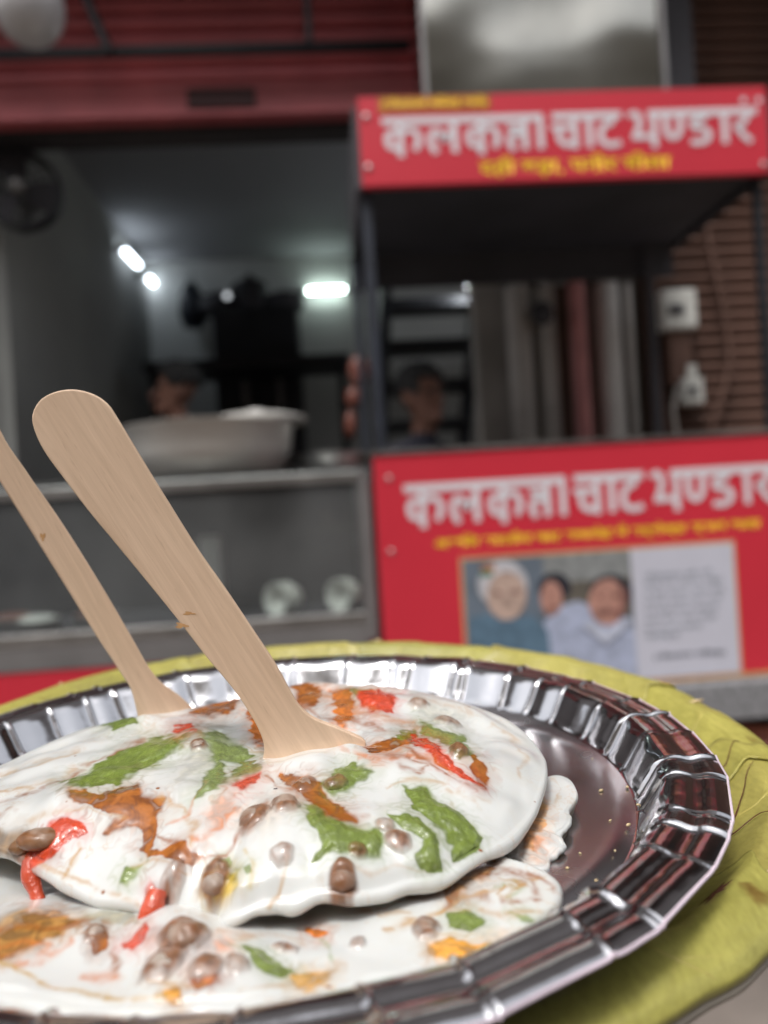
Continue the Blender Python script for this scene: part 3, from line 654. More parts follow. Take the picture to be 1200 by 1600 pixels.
# ================================================================== PEOPLE BEHIND THE COUNTER
def person(name, head, label, turn, shirt, ground=.12, scale=1.0, sit=False):
    """head = centre of the head; body is one remeshed surface"""
    h = Vector(head); o = empty('person', (h.x, h.y, ground), label, 'person')
    q = Matrix.Rotation(turn, 3, 'Z'); S = scale
    def W(x, y, z): return h+q @ Vector((x*S, y*S, z*S))      # local: -y is where the person faces
    bm = bmesh.new()
    def cap(p0, p1, r0, r1, n=9):
        for i in range(n+1):
            t = i/n; c_ = Vector(p0).lerp(Vector(p1), t); rr_ = (r0+(r1-r0)*t)*S
            bmesh.ops.create_icosphere(bm, subdivisions=2, radius=rr_, matrix=Matrix.Translation(c_-org(o)))
    cap(W(0,.01,.03), W(0,-.01,-.06), .088, .066); cap(W(0,.03,.05), W(0,.02,.02), .09, .09, 3)
    cap(W(0,-.085,-.0), W(0,-.108,-.025), .014, .018, 3)                                   # nose
    cap(W(0,-.06,-.085), W(0,-.07,-.09), .035, .03, 2)                                   # chin
    for s in (-1, 1):
        cap(W(.086*s,.01,.0), W(.088*s,.015,-.03), .018, .014, 3)                          # ears
        cap(W(.06*s,.03,-.24), W(.18*s,.03,-.27), .075, .07, 5)
        cap(W(.19*s,.03,-.27), W(.24*s,-.02,-.54), .055, .042); cap(W(.24*s,-.02,-.54), W(.17*s,-.22,-.62), .042, .03)
        cap(W(.17*s,-.22,-.62), W(.15*s,-.30,-.63), .032, .026, 4)
        for k in range(4): cap(W((.15+(k-1.5)*.02)*s,-.30,-.63), W((.145+(k-1.5)*.022)*s,-.37,-.655), .011, .009, 5)
        cap(W(.135*s,-.26,-.62), W(.10*s,-.32,-.63), .012, .010, 4)
        cap(W(.09*s,.03,-.85), W(.10*s,-.0,-1.28), .085, .06); cap(W(.10*s,0,-1.28), W(.10*s,.03,-1.62), .058, .04); cap(W(.10*s,.03,-1.63), W(.11*s,-.12,-1.645), .035, .03, 4)
    cap(W(0,.0,-.08), W(0,.03,-.24), .055, .062, 5)
    cap(W(0,.03,-.30), W(0,.03,-.80), .125, .125, 12); cap(W(-.06,.03,-.30), W(-.05,.03,-.82), .11, .11, 10); cap(W(.06,.03,-.30), W(.05,.03,-.82), .11, .11, 10)
    me = bpy.data.meshes.new('body'); bm.to_mesh(me); bm.free()
    b = link_mesh('body', me, None, o); rm = b.modifiers.new('r', 'REMESH'); rm.mode = 'VOXEL'; rm.voxel_size = .010
    sm = b.modifiers.new('s', 'SMOOTH'); sm.iterations = 4
    dg = bpy.context.evaluated_depsgraph_get(); me2 = bpy.data.meshes.new_from_object(b.evaluated_get(dg)); b.modifiers.clear(); b.data = me2
    for m_ in (M['skin'], shirt): me2.materials.append(m_)
    zsh_ = -.150*S
    for p in me2.polygons:
        p.use_smooth = True; lz = p.center.z+org(o).z-h.z
        lx = (q.inverted() @ (p.center+org(o)-h))
        p.material_index = 0 if (lz > zsh_ or lx.y < -.12*S) else 1
    hair = MB()
    for i in range(70):
        t = i*2.39996; zz = 1-(i+.5)/70*1.15; rr_ = math.sqrt(max(0, 1-zz*zz)); p = Vector((rr_*math.cos(t)*.088, rr_*math.sin(t)*.10+.022, zz*.095+.045))
        if p.y < -.045 and p.z < .085: continue
        if p.z < -.03: continue
        hair.ball(h+q @ (p*S), .024*S, n=8, m=6)
    hair.build('hair', M['hair'], o, smooth=True)
    for s in (-1, 1): MB().ball(W(.032*s,-.080,.018), .011*S, n=10, m=8).build('eye', M['hair'], o, smooth=True)
    MB().ball(W(0,-.092,-.062), .024*S, .008*S, .006*S, 12, 8).build('mouth', M['pot'], o, smooth=True)
    return o
person('person', at(662, 622, 3.0), 'person with black hair in a dark shirt working behind the stall', R(35), M['shirt_dark'], scale=.92)
person('person', at(272, 612, 3.7), 'person with black hair facing left behind the steel basin', R(-70), M['shirt_dark'], scale=.95)
# ================================================================== PLATES AND FOOD (held out in front, over the street)
F0 = np.array([-.0333, .2025, -.0611]); FN = np.array([.0037, -.0473, 1.0]); FN /= np.linalg.norm(FN)
E1 = np.cross([0, 1, 0], FN); E1 /= np.linalg.norm(E1); E2 = np.cross(FN, E1)
def loc2k(P): return F0+P[..., 0:1]*E1+P[..., 1:2]*E2+P[..., 2:3]*FN
def loc2w(P): return k2w(loc2k(np.asarray(P, float)))
def px2loc(px, py, z):
    d = ray_k(px, py); t = (z+F0 @ FN)/(d @ FN); q = d*t-F0
    return np.array([q @ E1, q @ E2, z])
TAU = 2*math.pi

# ---- silver foil plate -------------------------------------------------------------------
NA = 1500; th = np.arange(NA)/NA*TAU
pl = np.sort((np.arange(44)+rng.uniform(-.42, .42, 44))/44*TAU)
amp = rng.uniform(.45, 1.25, 44); wid = rng.uniform(.7, 1.5, 44); lean = rng.uniform(-.02, .02, 44)
prof = np.array([(0,-10.5),(40,-10.5),(70,-10.5),(88,-10.5),(90,-10.4),(91.2,-10.0),(92.2,-9.1),(93.2,-7.6),(94.4,-5.6),(95.6,-3.6),(96.6,-1.9),(97.5,-.75),(98.4,-.1),(99.4,.12),(100.6,.10),(101.8,-.08),(102.8,-.38),(103.8,-.52),(104.8,-.42),(105.6,-.15),(106.4,.0),(107.4,.0),(108.4,-.15),(109.3,-.38),(110,-.7)])/1000.
# resample radially
seg = np.r_[0, np.cumsum(np.hypot(*np.diff(prof, axis=0).T))]
def resample(lo, hi, n):
    s = np.interp(np.linspace(0, 1, n), [0, 1], [np.interp(lo, prof[:, 0], seg), np.interp(hi, prof[:, 0], seg)])
    return np.interp(s, seg, prof[:, 0]), np.interp(s, seg, prof[:, 1])
def foil_surface(r, z):
    rr_, tt = np.meshgrid(r, th, indexing='ij'); zz = np.repeat(z[:, None], NA, 1)
    wall = sstep(.0905, .0925, rr_)*(1-sstep(.0965, .0985, rr_)); rim = sstep(.0965, .0985, rr_)
    b = np.zeros_like(rr_); sag = np.zeros_like(rr_)
    for i in range(44):
        a_ = pl[i]+lean[i]*(rr_-.1)/.01; d = (tt-a_+math.pi) % TAU-math.pi
        dist = d*rr_*1000
        b = np.maximum(b, amp[i]*np.exp(-(dist/(wid[i]*.48))**2)-.25*amp[i]*np.exp(-((dist-1.3)/.7)**2))
    # straight panels between pleats
    k = np.searchsorted(pl, th) % 44; lo = pl[k-1]; hi = pl[k]; span = (hi-lo) % TAU; u = ((th-lo) % TAU)/span
    ch = (1-np.cos(span/2)/np.cos((u-.5)*span))          # chord inset
    tilt = rng.normal(0, 1, 44)[k]*(u-.5)*.0005+rng.normal(0, .00010, 44)[k]
    wav = fbm(np.cos(tt)*rr_*90, np.sin(tt)*rr_*90, 3, 5)
    r2 = rr_*(1-ch[None]*1.0*np.clip((rr_-.091)/.008, 0, 1))
    r2 = r2-wall*(b*.0012+wav*.00016)+wall*(-.0009*np.sin(math.pi*u)[None]**2)
    z2 = zz+rim*(b*.00055+tilt[None]+wav*.00007)+wall*(b*.0006)
    z2 = z2+(1-sstep(.084, .090, rr_))*fbm(np.cos(tt)*rr_*30, np.sin(tt)*rr_*30, 2, 9)*.00008
    xx, yy = r2*np.cos(tt), r2*np.sin(tt)
    z2 = z2-.045*yy*sstep(.02, .05, xx)*(1-sstep(.086, .0925, rr_))      # floor bent so that it reflects the dark stall
    return np.stack([xx, yy, z2], -1)
M['foil_floor'] = mat('silver_foil_floor', (.74,.71,.73), .26, 1., var=.05, scale=60, bump=.05, bscale=120, bdist=.0004, rvar=.05)
M['foil'] = mat('silver_foil', (.88,.87,.89), .15, 1., var=.03, scale=60, bump=.10, bscale=260, bdist=.0004, rvar=.03)
M['foil_edge'] = mat('paper_edge_pink', (.72,.60,.68), .4, var=.25, scale=35)
foil = empty('foil_plate', loc2w(np.array([0, 0, -.0115])), 'round silver foil plate with fluted rim holding the yogurt chaat', 'plate')
r, z = resample(0, .0905, 60); grid_mesh('plate_floor', loc2w(foil_surface(r, z)), M['foil_floor'], foil)
st_ = rng.bit_generator.state
r, z = resample(.0905, .110, 110); rng2 = rng; FS = foil_surface(r, z); grid_mesh('fluted_rim', loc2w(FS), M['foil'], foil)
# thin cut paper edge
edge = FS[-1]; er = np.hypot(edge[:, 0], edge[:, 1])[:, None]; ou = np.stack([edge[:, 0], edge[:, 1], 0*er[:, 0]], -1)/er
E_ = np.stack([edge+ou*.00005, edge+ou*.00045+[0,0,.00005], edge+ou*.0006+[0,0,-.0004], edge+ou*.0001+[0,0,-.0008]], 0)
grid_mesh('cut_edge', loc2w(E_), M['foil_edge'], foil)

# ---- leaf plate beneath ------------------------------------------------------------------
L0 = np.array([-.0246, .2334, -.0692]); LN = np.array([.025, -.07, 1.0]); LN /= np.linalg.norm(LN)
G1 = np.cross([0, 1, 0], LN); G1 /= np.linalg.norm(G1); G2 = np.cross(LN, G1)
def leaf2w(P): return k2w(L0+P[..., 0:1]*G1+P[..., 1:2]*G2+P[..., 2:3]*LN)
def leaf_mat(name, c, seed):
    m = bpy.data.materials.new(name); m.use_nodes = True; t = m.node_tree; N = t.nodes; L = t.links; p = N['Principled BSDF']
    p.inputs['Roughness'].default_value = .42; p.inputs['Subsurface Weight'].default_value = .0
    tc = N.new('ShaderNodeTexCoord'); mp = N.new('ShaderNodeMapping'); mp.inputs['Location'].default_value = (seed, seed*.7, 0); L.new(tc.outputs['Object'], mp.inputs[0])
    n = N.new('ShaderNodeTexNoise'); n.inputs['Scale'].default_value = 28; n.inputs['Detail'].default_value = 7; n.inputs['Distortion'].default_value = .6; L.new(mp.outputs[0], n.inputs['Vector'])
    r = N.new('ShaderNodeValToRGB'); e = r.color_ramp.elements; c = np.array(c)
    e[0].position = .28; e[0].color = (*c*.74, 1); e[1].position = .75; e[1].color = (*np.clip(c*1.25, 0, 1), 1)
    L.new(n.outputs[0], r.inputs[0])
    n3 = N.new('ShaderNodeTexNoise'); n3.inputs['Scale'].default_value = 75; n3.inputs['Detail'].default_value = 3; L.new(mp.outputs[0], n3.inputs['Vector'])
    mk = N.new('ShaderNodeMapRange'); mk.inputs['From Min'].default_value = .66; mk.inputs['From Max'].default_value = .74; L.new(n3.outputs[0], mk.inputs[0])
    mx = N.new('ShaderNodeMix'); mx.data_type = 'RGBA'; L.new(mk.outputs[0], mx.inputs[0]); L.new(r.outputs[0], mx.inputs[6]); mx.inputs[7].default_value = (.20, .13, .03, 1)
    mp4 = N.new('ShaderNodeMapping'); mp4.inputs['Scale'].default_value = (900, 260, 900); mp4.inputs['Rotation'].default_value = (0, 0, seed); L.new(tc.outputs['Object'], mp4.inputs[0])
    n4 = N.new('ShaderNodeTexNoise'); n4.inputs['Scale'].default_value = 1; n4.inputs['Detail'].default_value = 5; L.new(mp4.outputs[0], n4.inputs['Vector'])
    r4 = N.new('ShaderNodeValToRGB'); r4.color_ramp.elements[0].position = .3; r4.color_ramp.elements[0].color = (.66, .62, .5, 1); r4.color_ramp.elements[1].position = .7; r4.color_ramp.elements[1].color = (1.12, 1.1, 1.05, 1); L.new(n4.outputs[0], r4.inputs[0])
    mu = N.new('ShaderNodeMix'); mu.data_type = 'RGBA'; mu.blend_type = 'MULTIPLY'; mu.inputs[0].default_value = .5; L.new(mx.outputs[2], mu.inputs[6]); L.new(r4.outputs[0], mu.inputs[7])
    L.new(mu.outputs[2], p.inputs['Base Color'])
    v = N.new('ShaderNodeTexVoronoi'); v.feature = 'DISTANCE_TO_EDGE'; v.inputs['Scale'].default_value = 230; L.new(mp.outputs[0], v.inputs['Vector'])
    n2 = N.new('ShaderNodeTexNoise'); n2.inputs['Scale'].default_value = 160; n2.inputs['Detail'].default_value = 5; L.new(mp.outputs[0], n2.inputs['Vector'])
    b1 = N.new('ShaderNodeBump'); b1.inputs['Strength'].default_value = .25; b1.inputs['Distance'].default_value = .0006; L.new(v.outputs[0], b1.inputs['Height'])
    b2 = N.new('ShaderNodeBump'); b2.inputs['Strength'].default_value = .32; b2.inputs['Distance'].default_value = .0012; L.new(n2.outputs[0], b2.inputs['Height']); L.new(b1.outputs[0], b2.inputs['Normal']); L.new(b2.outputs[0], p.inputs['Normal'])
    return m
LM = [leaf_mat('dried_leaf_%d' % i, c, i*3.7) for i, c in enumerate(((.41,.375,.095),(.47,.425,.12),(.38,.355,.09),(.44,.39,.105)))]
M['vein'] = mat('leaf_vein', (.44,.37,.10), .5, var=.2, scale=100)
M['twig'] = mat('bamboo_sliver', (.62,.47,.27), .6, var=.2, scale=200)
M['paper_back'] = mat('grey_card', (.30,.27,.23), .9, var=.2, scale=50)
leafp = empty('leaf_plate', leaf2w(np.array([0, 0, -.018])), 'yellow green stitched leaf plate under the silver foil plate', 'plate')
lprof = np.array([(20,-15.5),(60,-15.5),(84,-15),(92,-13.5),(100,-10.5),(109,-9.2),(114,-6.0),(118,-2.4),(120.3,-.2),(121.8,.8),(124,.9),(128,.2),(130.8,-.9),(132,-2.6),(131.6,-4.2),(130,-5.2)])/1000.
def leaf_pt(a, f, lift=0., seed=0):
    """a angle array, f profile parameter 0..1"""
    i = f*(len(lprof)-1); rr_ = np.interp(i, np.arange(len(lprof)), lprof[:, 0]); zz = np.interp(i, np.arange(len(lprof)), lprof[:, 1])
    wob = .0012*noise(np.cos(a)*2.2, np.sin(a)*2.2, 21)+.0006*noise(np.cos(a)*9, np.sin(a)*9, 22)
    g_ = sstep(.09, .12, rr_)
    rr_ = rr_+wob*g_*1.2; zz = zz+g_*(.0008*noise(np.cos(a)*5, np.sin(a)*5, 23)+.0003*noise(a*10, rr_*200, 24))+.00015*noise(a*22, rr_*200, 25)+lift
    return np.stack([rr_*np.cos(a), rr_*np.sin(a), zz], -1)
NL = 9
cuts = [(-2.9,-2.0),(-2.2,-1.30),(-1.45,-.66),(-.80,-.08),(-.22,.42),(.30,1.0),(.88,1.62),(1.5,2.3),(2.15,3.05),(2.9,3.6)]
for i, (a0, a1) in enumerate(cuts):
    f = np.linspace(0, 1, 70)[:, None]; u = np.linspace(0, 1, 90)[None]
    ea = a0+.05*noise(f*5, f*0+i, 31)+.06*(f-.5); eb = a1+.06*noise(f*5, f*0+i+40, 32)-.05*(f-.5)
    A_ = ea+(eb-ea)*u; F_ = np.repeat(f, 90, 1)
    P = leaf_pt(A_, F_, lift=.00045*(i % 3)+.0006*np.exp(-((u-1)/.03)**2)+.0005*np.exp(-(u/.03)**2))
    lf = grid_mesh('leaf', leaf2w(P), LM[i % 4], leafp, wrap=False); sm_ = lf.modifiers.new('t', 'SOLIDIFY'); sm_.thickness = .0004; sm_.offset = -1
    # midrib and side veins of this leaf
    am = (a0+a1)/2+rng.uniform(-.08, .08); mid = [(am+.03*math.sin(6*t+i), .25+.70*t) for t in np.linspace(0, 1, 20)]
    def vein(path, r0, r1, name='vein', m=M['vein']):
        a_ = np.array([p[0] for p in path]); f_ = np.array([p[1] for p in path]); Q = leaf2w(leaf_pt(a_, f_, lift=.00045*(i % 3)+.0002))
        MB().tube([tuple(p) for p in Q], list(np.linspace(r0, r1, len(path))), 6).build(name, m, leafp, smooth=True)
    vein(mid, .0005, .0003)
    for s in (-1, 1):
        for k in range(3):
            fb = .42+k*.15; vein([(am+s*t*.24, fb+t*(.16+.03*k)) for t in np.linspace(0, 1, 10)], .00028, .00012)
a_ = np.arange(400)/400*TAU
bk = np.stack([leaf_pt(a_, np.full(400, f), lift=-.0016) for f in np.linspace(.1, 1, 24)], 0); grid_mesh('card_backing', leaf2w(bk), M['paper_back'], leafp)
def twig(px, py, ang, ln, z=.0012):
    d = ray_k(px, py); t = ((L0 @ LN)+z)/(d @ LN); p = d*t-L0; c_ = np.array([p @ G1, p @ G2, z]); dv = np.array([math.cos(ang), math.sin(ang), .12])*ln/2
    MB().tube([tuple(leaf2w(c_-dv)), tuple(leaf2w(c_)), tuple(leaf2w(c_+dv))], [.0004, .0006, .0003], 6).build('stitch_twig', M['twig'], leafp, smooth=True)
twig(1086, 1096, .2, .006); twig(1186, 1372, .5, .010); twig(1178, 1380, .1, .008); twig(590, 1001, .3, .004); twig(95, 1070, 2., .005)
M['rib_red'] = mat('dried_rib_red', (.11,.028,.015), .6, var=.3, scale=200)
def radial(px, py, z):
    d = ray_k(px, py); t = ((L0 @ LN)+z)/(d @ LN); p = d*t-L0; return p @ G1, p @ G2
kx, ky = radial(1068, 1448, -.008); ka = math.atan2(ky, kx); kf = .52
for da, df in ((.05,.05),(.06,-.01),(-.05,.03),(-.04,-.05),(.015,.07),(-.015,-.06)):
    Q = leaf2w(leaf_pt(np.linspace(ka, ka+da, 8), np.linspace(kf, kf+df, 8), lift=.0012)); MB().tube([tuple(p) for p in Q], list(np.linspace(.0006, .00012, 8)), 6).build('dry_rib', M['rib_red'], leafp, smooth=True)
for px, py, qx, qy in ((1125,1195,1155,1182),(1130,1290,1200,1297),(1140,1270,1178,1215),(1130,1355,1165,1385)):
    P_ = []
    for t in np.linspace(0, 1, 10):
        x_, y_ = radial(px+(qx-px)*t, py+(qy-py)*t+4*math.sin(7*t), -.003); rr_ = math.hypot(x_, y_); P_.append((math.atan2(y_, x_), np.interp(rr_, lprof[:14, 0], np.arange(14))/(len(lprof)-1)))
    Q = leaf2w(leaf_pt(np.array([p[0] for p in P_]), np.array([p[1] for p in P_]), lift=.0013)); MB().tube([tuple(p) for p in Q], list(np.linspace(.00018, .00008, 10)), 5).build('crack', M['rib_red'], leafp, smooth=True)

# ---- painting of sauces on the yogurt: shapes by their place on the dish ----------------------
def sd_poly(x, y, poly):
    P = np.array(poly, float); d2 = np.full(x.shape, 1e18); inside = np.zeros(x.shape, bool); n = len(P)
    for i in range(n):
        ax_, ay_ = P[i]; bx_, by_ = P[(i+1) % n]; ex, ey = bx_-ax_, by_-ay_
        t = np.clip(((x-ax_)*ex+(y-ay_)*ey)/(ex*ex+ey*ey+1e-9), 0, 1); dx = x-ax_-t*ex; dy = y-ay_-t*ey; d2 = np.minimum(d2, dx*dx+dy*dy)
        c_ = ((ay_ > y) != (by_ > y)) & (x < (bx_-ax_)*(y-ay_)/(by_-ay_+1e-12)+ax_); inside ^= c_
    d = np.sqrt(d2); return np.where(inside, -d, d)
def sd_line(x, y, pts):
    P = np.array(pts, float); d2 = np.full(x.shape, 1e18)
    for i in range(len(P)-1):
        ax_, ay_ = P[i]; ex, ey = P[i+1]-P[i]; t = np.clip(((x-ax_)*ex+(y-ay_)*ey)/(ex*ex+ey*ey+1e-9), 0, 1)
        d2 = np.minimum(d2, (x-ax_-t*ex)**2+(y-ay_-t*ey)**2)
    return np.sqrt(d2)
GREEN = (.150,.205,.022); GREEN2 = (.20,.27,.05); RED = (.60,.055,.014); ORANGE = (.60,.17,.03); BROWN = (.30,.085,.013); TAN = (.48,.27,.09); YEL = (.62,.46,.07); DARK = (.10,.05,.03); GREY = (.42,.42,.40)
# (surface, kind, polygon in photograph pixels, colour, softness px, opacity)
A_PATCH = [
 ('tamarind', [(108,1232),(150,1240),(215,1230),(222,1244),(255,1250),(244,1275),(238,1305),(228,1328),(248,1334),(285,1316),(294,1335),(320,1340),(300,1350),(268,1340),(232,1336),(220,1322),(226,1292),(196,1288),(172,1302),(188,1270),(150,1256),(112,1250)], BROWN, 5, .98),
 ('tamarind', [(440,1212),(480,1214),(505,1226),(512,1250),(540,1268),(556,1282),(530,1280),(505,1268),(488,1250),(465,1236)], BROWN, 6, .98),
 ('tamarind', [(300,1112),(330,1095),(352,1078),(372,1090),(360,1108),(330,1120)], BROWN, 7, .98),
 ('tamarind', [(455,1072),(480,1066),(500,1075),(492,1100),(470,1105)], BROWN, 7, .98),
 ('tamarind', [(520,1078),(548,1076),(552,1110),(538,1138),(524,1110)], ORANGE, 7, .98),
 ('tamarind', [(390,1115),(410,1125),(412,1165),(398,1150)], ORANGE, 6, .98),
 ('tamarind', [(735,1180),(752,1195),(764,1218),(757,1230),(742,1210)], BROWN, 5, .98),
 ('tamarind', [(575,1165),(620,1155),(650,1150),(648,1158),(610,1166),(585,1175)], BROWN, 4, .98),
 ('tamarind', [(318,1368),(350,1350),(362,1372),(345,1398),(325,1400)], TAN, 6, .98),
 ('yellow', [(345,1368),(368,1362),(372,1385),(350,1402),(332,1420),(328,1402)], YEL, 6, .75),
 ('orange', [(318,1272),(345,1238),(368,1240),(362,1256),(378,1262),(352,1290),(330,1302)], ORANGE, 9, .55),
 ('brown_edge', [(-20,1300),(30,1292),(66,1306),(84,1336),(50,1356),(20,1346),(-20,1330)], (.20,.11,.04), 8, .85),
 ('brown_edge', [(300,1165),(330,1150),(350,1180),(330,1200),(300,1215),(270,1225),(290,1190)], (.42,.40,.30), 14, .45),
 ('brown_edge', [(375,1265),(420,1245),(470,1250),(455,1275),(405,1300),(370,1300)], (.45,.38,.32), 16, .5),
 ('brown_edge', [(640,1085),(690,1100),(740,1120),(700,1140),(650,1110)], (.45,.46,.42), 14, .5),
 ('green', [(148,1130),(180,1112),(212,1106),(216,1130),(180,1140)], GREEN, 3, .97),
 ('green', [(93,1223),(145,1203),(182,1174),(228,1156),(300,1143),(288,1166),(252,1192),(216,1207),(180,1224),(130,1232)], GREEN, 5, .97),
 ('green', [(302,1141),(340,1146),(376,1160),(396,1180),(378,1198),(350,1193),(358,1212),(332,1238),(300,1252),(318,1217),(332,1196),(320,1166)], GREEN, 8, .9),
 ('green', [(360,1212),(384,1192),(404,1186),(404,1204),(372,1222)], GREEN, 5, .9),
 ('green', [(463,1260),(490,1257),(512,1275),(542,1290),(592,1294),(607,1318),(592,1340),(556,1340),(522,1335),(480,1356),(500,1326),(490,1290)], GREEN, 6, .96),
 ('green', [(630,1227),(666,1227),(692,1255),(732,1280),(757,1310),(746,1336),(714,1349),(710,1320),(690,1296),(660,1276),(638,1255)], GREEN, 4, .97),
 ('green', [(603,1268),(640,1272),(682,1300),(697,1330),(692,1361),(658,1366),(645,1336),(660,1316),(630,1296)], GREEN, 5, .96),
 ('green', [(503,1226),(522,1200),(552,1187),(585,1205),(570,1221),(545,1236),(520,1243)], GREEN, 6, .95),
 ('green', [(652,1120),(682,1134),(704,1145),(722,1150),(738,1172),(718,1187),(700,1167),(658,1146)], GREEN, 6, .93),
 ('green', [(618,1142),(645,1140),(655,1152),(630,1158)], GREEN, 5, .9),
 ('green', [(188,1380),(200,1358),(226,1349),(216,1366),(200,1384)], GREEN2, 4, .95),
 ('green', [(548,1076),(580,1074),(602,1080),(575,1086),(556,1092)], GREEN, 5, .9),
 ('green', [(380,1355),(392,1350),(398,1362),(386,1370)], GREEN2, 5, .8),
 ('green', [(340,1345),(358,1340),(362,1356),(346,1362)], GREEN2, 5, .8),
 ('carrot', [(562,1085),(590,1075),(622,1086),(616,1112),(582,1117),(566,1104)], RED, 4, .97),
 ('carrot', [(640,1151),(668,1153),(697,1175),(720,1200),(752,1226),(720,1214),(690,1196),(660,1172)], RED, 4, .97),
 ('carrot', [(360,1226),(385,1216),(406,1204),(400,1226),(376,1236)], RED, 4, .95),
 ('carrot', [(268,1137),(300,1128),(304,1140),(280,1148)], RED, 4, .95),
 ('carrot', [(84,1288),(108,1277),(134,1284),(136,1300),(112,1312),(86,1332),(64,1350),(44,1362),(42,1340),(66,1318)], RED, 4, .97),
 ('carrot', [(228,1390),(240,1376),(252,1388),(250,1412),(232,1414)], RED, 8, .7),
]
A_LINE = [([(415,1215),(440,1232),(470,1238),(500,1262),(540,1278),(575,1272)], BROWN, 3.2, .8), ([(560,1180),(600,1186),(640,1178),(680,1188),(715,1212)], ORANGE, 3, .7), ([(470,1100),(500,1125),(530,1120),(560,1128),(600,1140)], BROWN, 3, .7),
 ([(480,1080),(520,1092),(560,1110),(600,1122),(640,1128)], (.5,.2,.06), 3.5, .65), ([(250,1250),(285,1262),(300,1290),(296,1320)], TAN, 3, .6), ([(320,1228),(300,1250),(292,1275),(262,1290)], ORANGE, 2.5, .6), ([(40,1285),(90,1268),(140,1262),(190,1275)], TAN, 2, .5),
 ([(230,1300),(262,1310),(285,1330),(318,1342),(352,1338)], BROWN, 4, .85), ([(600,1232),(640,1215),(690,1225),(730,1248),(762,1252)], TAN, 1.8, .5), ([(540,1350),(580,1362),(620,1352),(660,1362)], TAN, 2, .35), ([(770,1130),(800,1150),(820,1180),(812,1215)], TAN, 1.8, .4),
 ([(210,1355),(240,1345),(268,1350),(290,1366)], TAN, 2, .5), ([(20,1262),(0,1275)], BROWN, 3, .6), ([(380,1330),(400,1350),(392,1385)], (.55,.40,.12), 3, .5), ([(640,1085),(670,1092),(700,1100),(735,1112)], (.45,.30,.18), 3, .5), ([(0,1252),(45,1240),(95,1220),(150,1192),(200,1165),(225,1155)], BROWN, 2.2, .75), ([(0,1212),(60,1195),(130,1168)], TAN, 2, .6), ([(0,1240),(70,1222),(120,1200)], TAN, 1.6, .6),
 ([(415,1255),(395,1285),(372,1305),(352,1338),(322,1342)], BROWN, 2.6, .85), ([(300,1308),(318,1312),(345,1290),(365,1262)], ORANGE, 3, .7), ([(452,1338),(445,1360),(434,1400),(420,1418)], TAN, 2.2, .7),
 ([(590,1162),(640,1168),(690,1205),(735,1228),(760,1222)], BROWN, 2.6, .8), ([(605,1178),(640,1182),(672,1198),(650,1206),(628,1198)], BROWN, 2.2, .75), ([(640,1160),(610,1176),(585,1178)], ORANGE, 2.4, .7),
 ([(500,1268),(530,1282),(556,1280)], BROWN, 2.4, .8), ([(125,1325),(110,1352),(95,1370)], TAN, 3, .75), ([(60,1352),(100,1366),(150,1388),(225,1416)], TAN, 2.4, .6), ([(520,1132),(528,1160),(545,1175)], ORANGE, 2, .5)]
B_PATCH = [
 ('tamarind', [(0,1470),(30,1450),(70,1440),(92,1455),(60,1472),(25,1490),(0,1500)], BROWN, 8, .97),
 ('tamarind', [(40,1432),(85,1425),(120,1438),(90,1450),(50,1452)], BROWN, 8, .97),
 ('tamarind', [(670,1475),(710,1465),(740,1478),(790,1466),(800,1478),(760,1490),(700,1500),(672,1492)], (.66,.30,.045), 6, .97),
 ('tamarind', [(455,1530),(490,1522),(522,1516),(515,1530),(490,1545),(465,1542)], (.60,.30,.05), 6, .97),
 ('tamarind', [(482,1452),(510,1455),(500,1464)], ORANGE, 4, .97), ('tamarind', [(262,1552),(278,1545),(284,1562),(270,1566)], (.6,.28,.05), 4, .97),
 ('tamarind', [(140,1460),(165,1456),(160,1480),(148,1488)], BROWN, 6, .97), ('tamarind', [(300,1528),(340,1522),(345,1534),(310,1538)], (.42,.12,.04), 4, .97),
 ('tamarind', [(690,1385),(730,1345),(780,1338),(770,1362),(730,1378),(715,1402),(702,1410)], (.34,.18,.09), 10, .97),
 ('brown_edge', [(130,1420),(210,1425),(222,1442),(170,1450),(120,1446)], (.18,.16,.05), 9, .6),
 ('orange', [(330,1470),(350,1462),(372,1470),(362,1486),(335,1490)], (.60,.20,.08), 8, .7),
 ('brown_edge', [(-40,1440),(40,1420),(120,1432),(95,1462),(40,1480),(-40,1510)], (.36,.20,.06), 14, .8),
 ('brown_edge', [(235,1450),(300,1440),(330,1470),(330,1510),(270,1525),(225,1500)], (.42,.30,.27), 16, .5),
 ('green', [(375,1474),(400,1480),(440,1508),(464,1520),(440,1531),(415,1521),(395,1500)], GREEN, 4, .95),
 ('green', [(693,1430),(720,1421),(760,1440),(736,1456),(705,1451)], GREEN, 4, .95), ('green', [(800,1426),(825,1430),(840,1440),(815,1440)], GREEN2, 4, .8),
 ('carrot', [(182,1478),(200,1472),(215,1455),(226,1440),(236,1452),(225,1472),(205,1484)], RED, 4, .95),
]
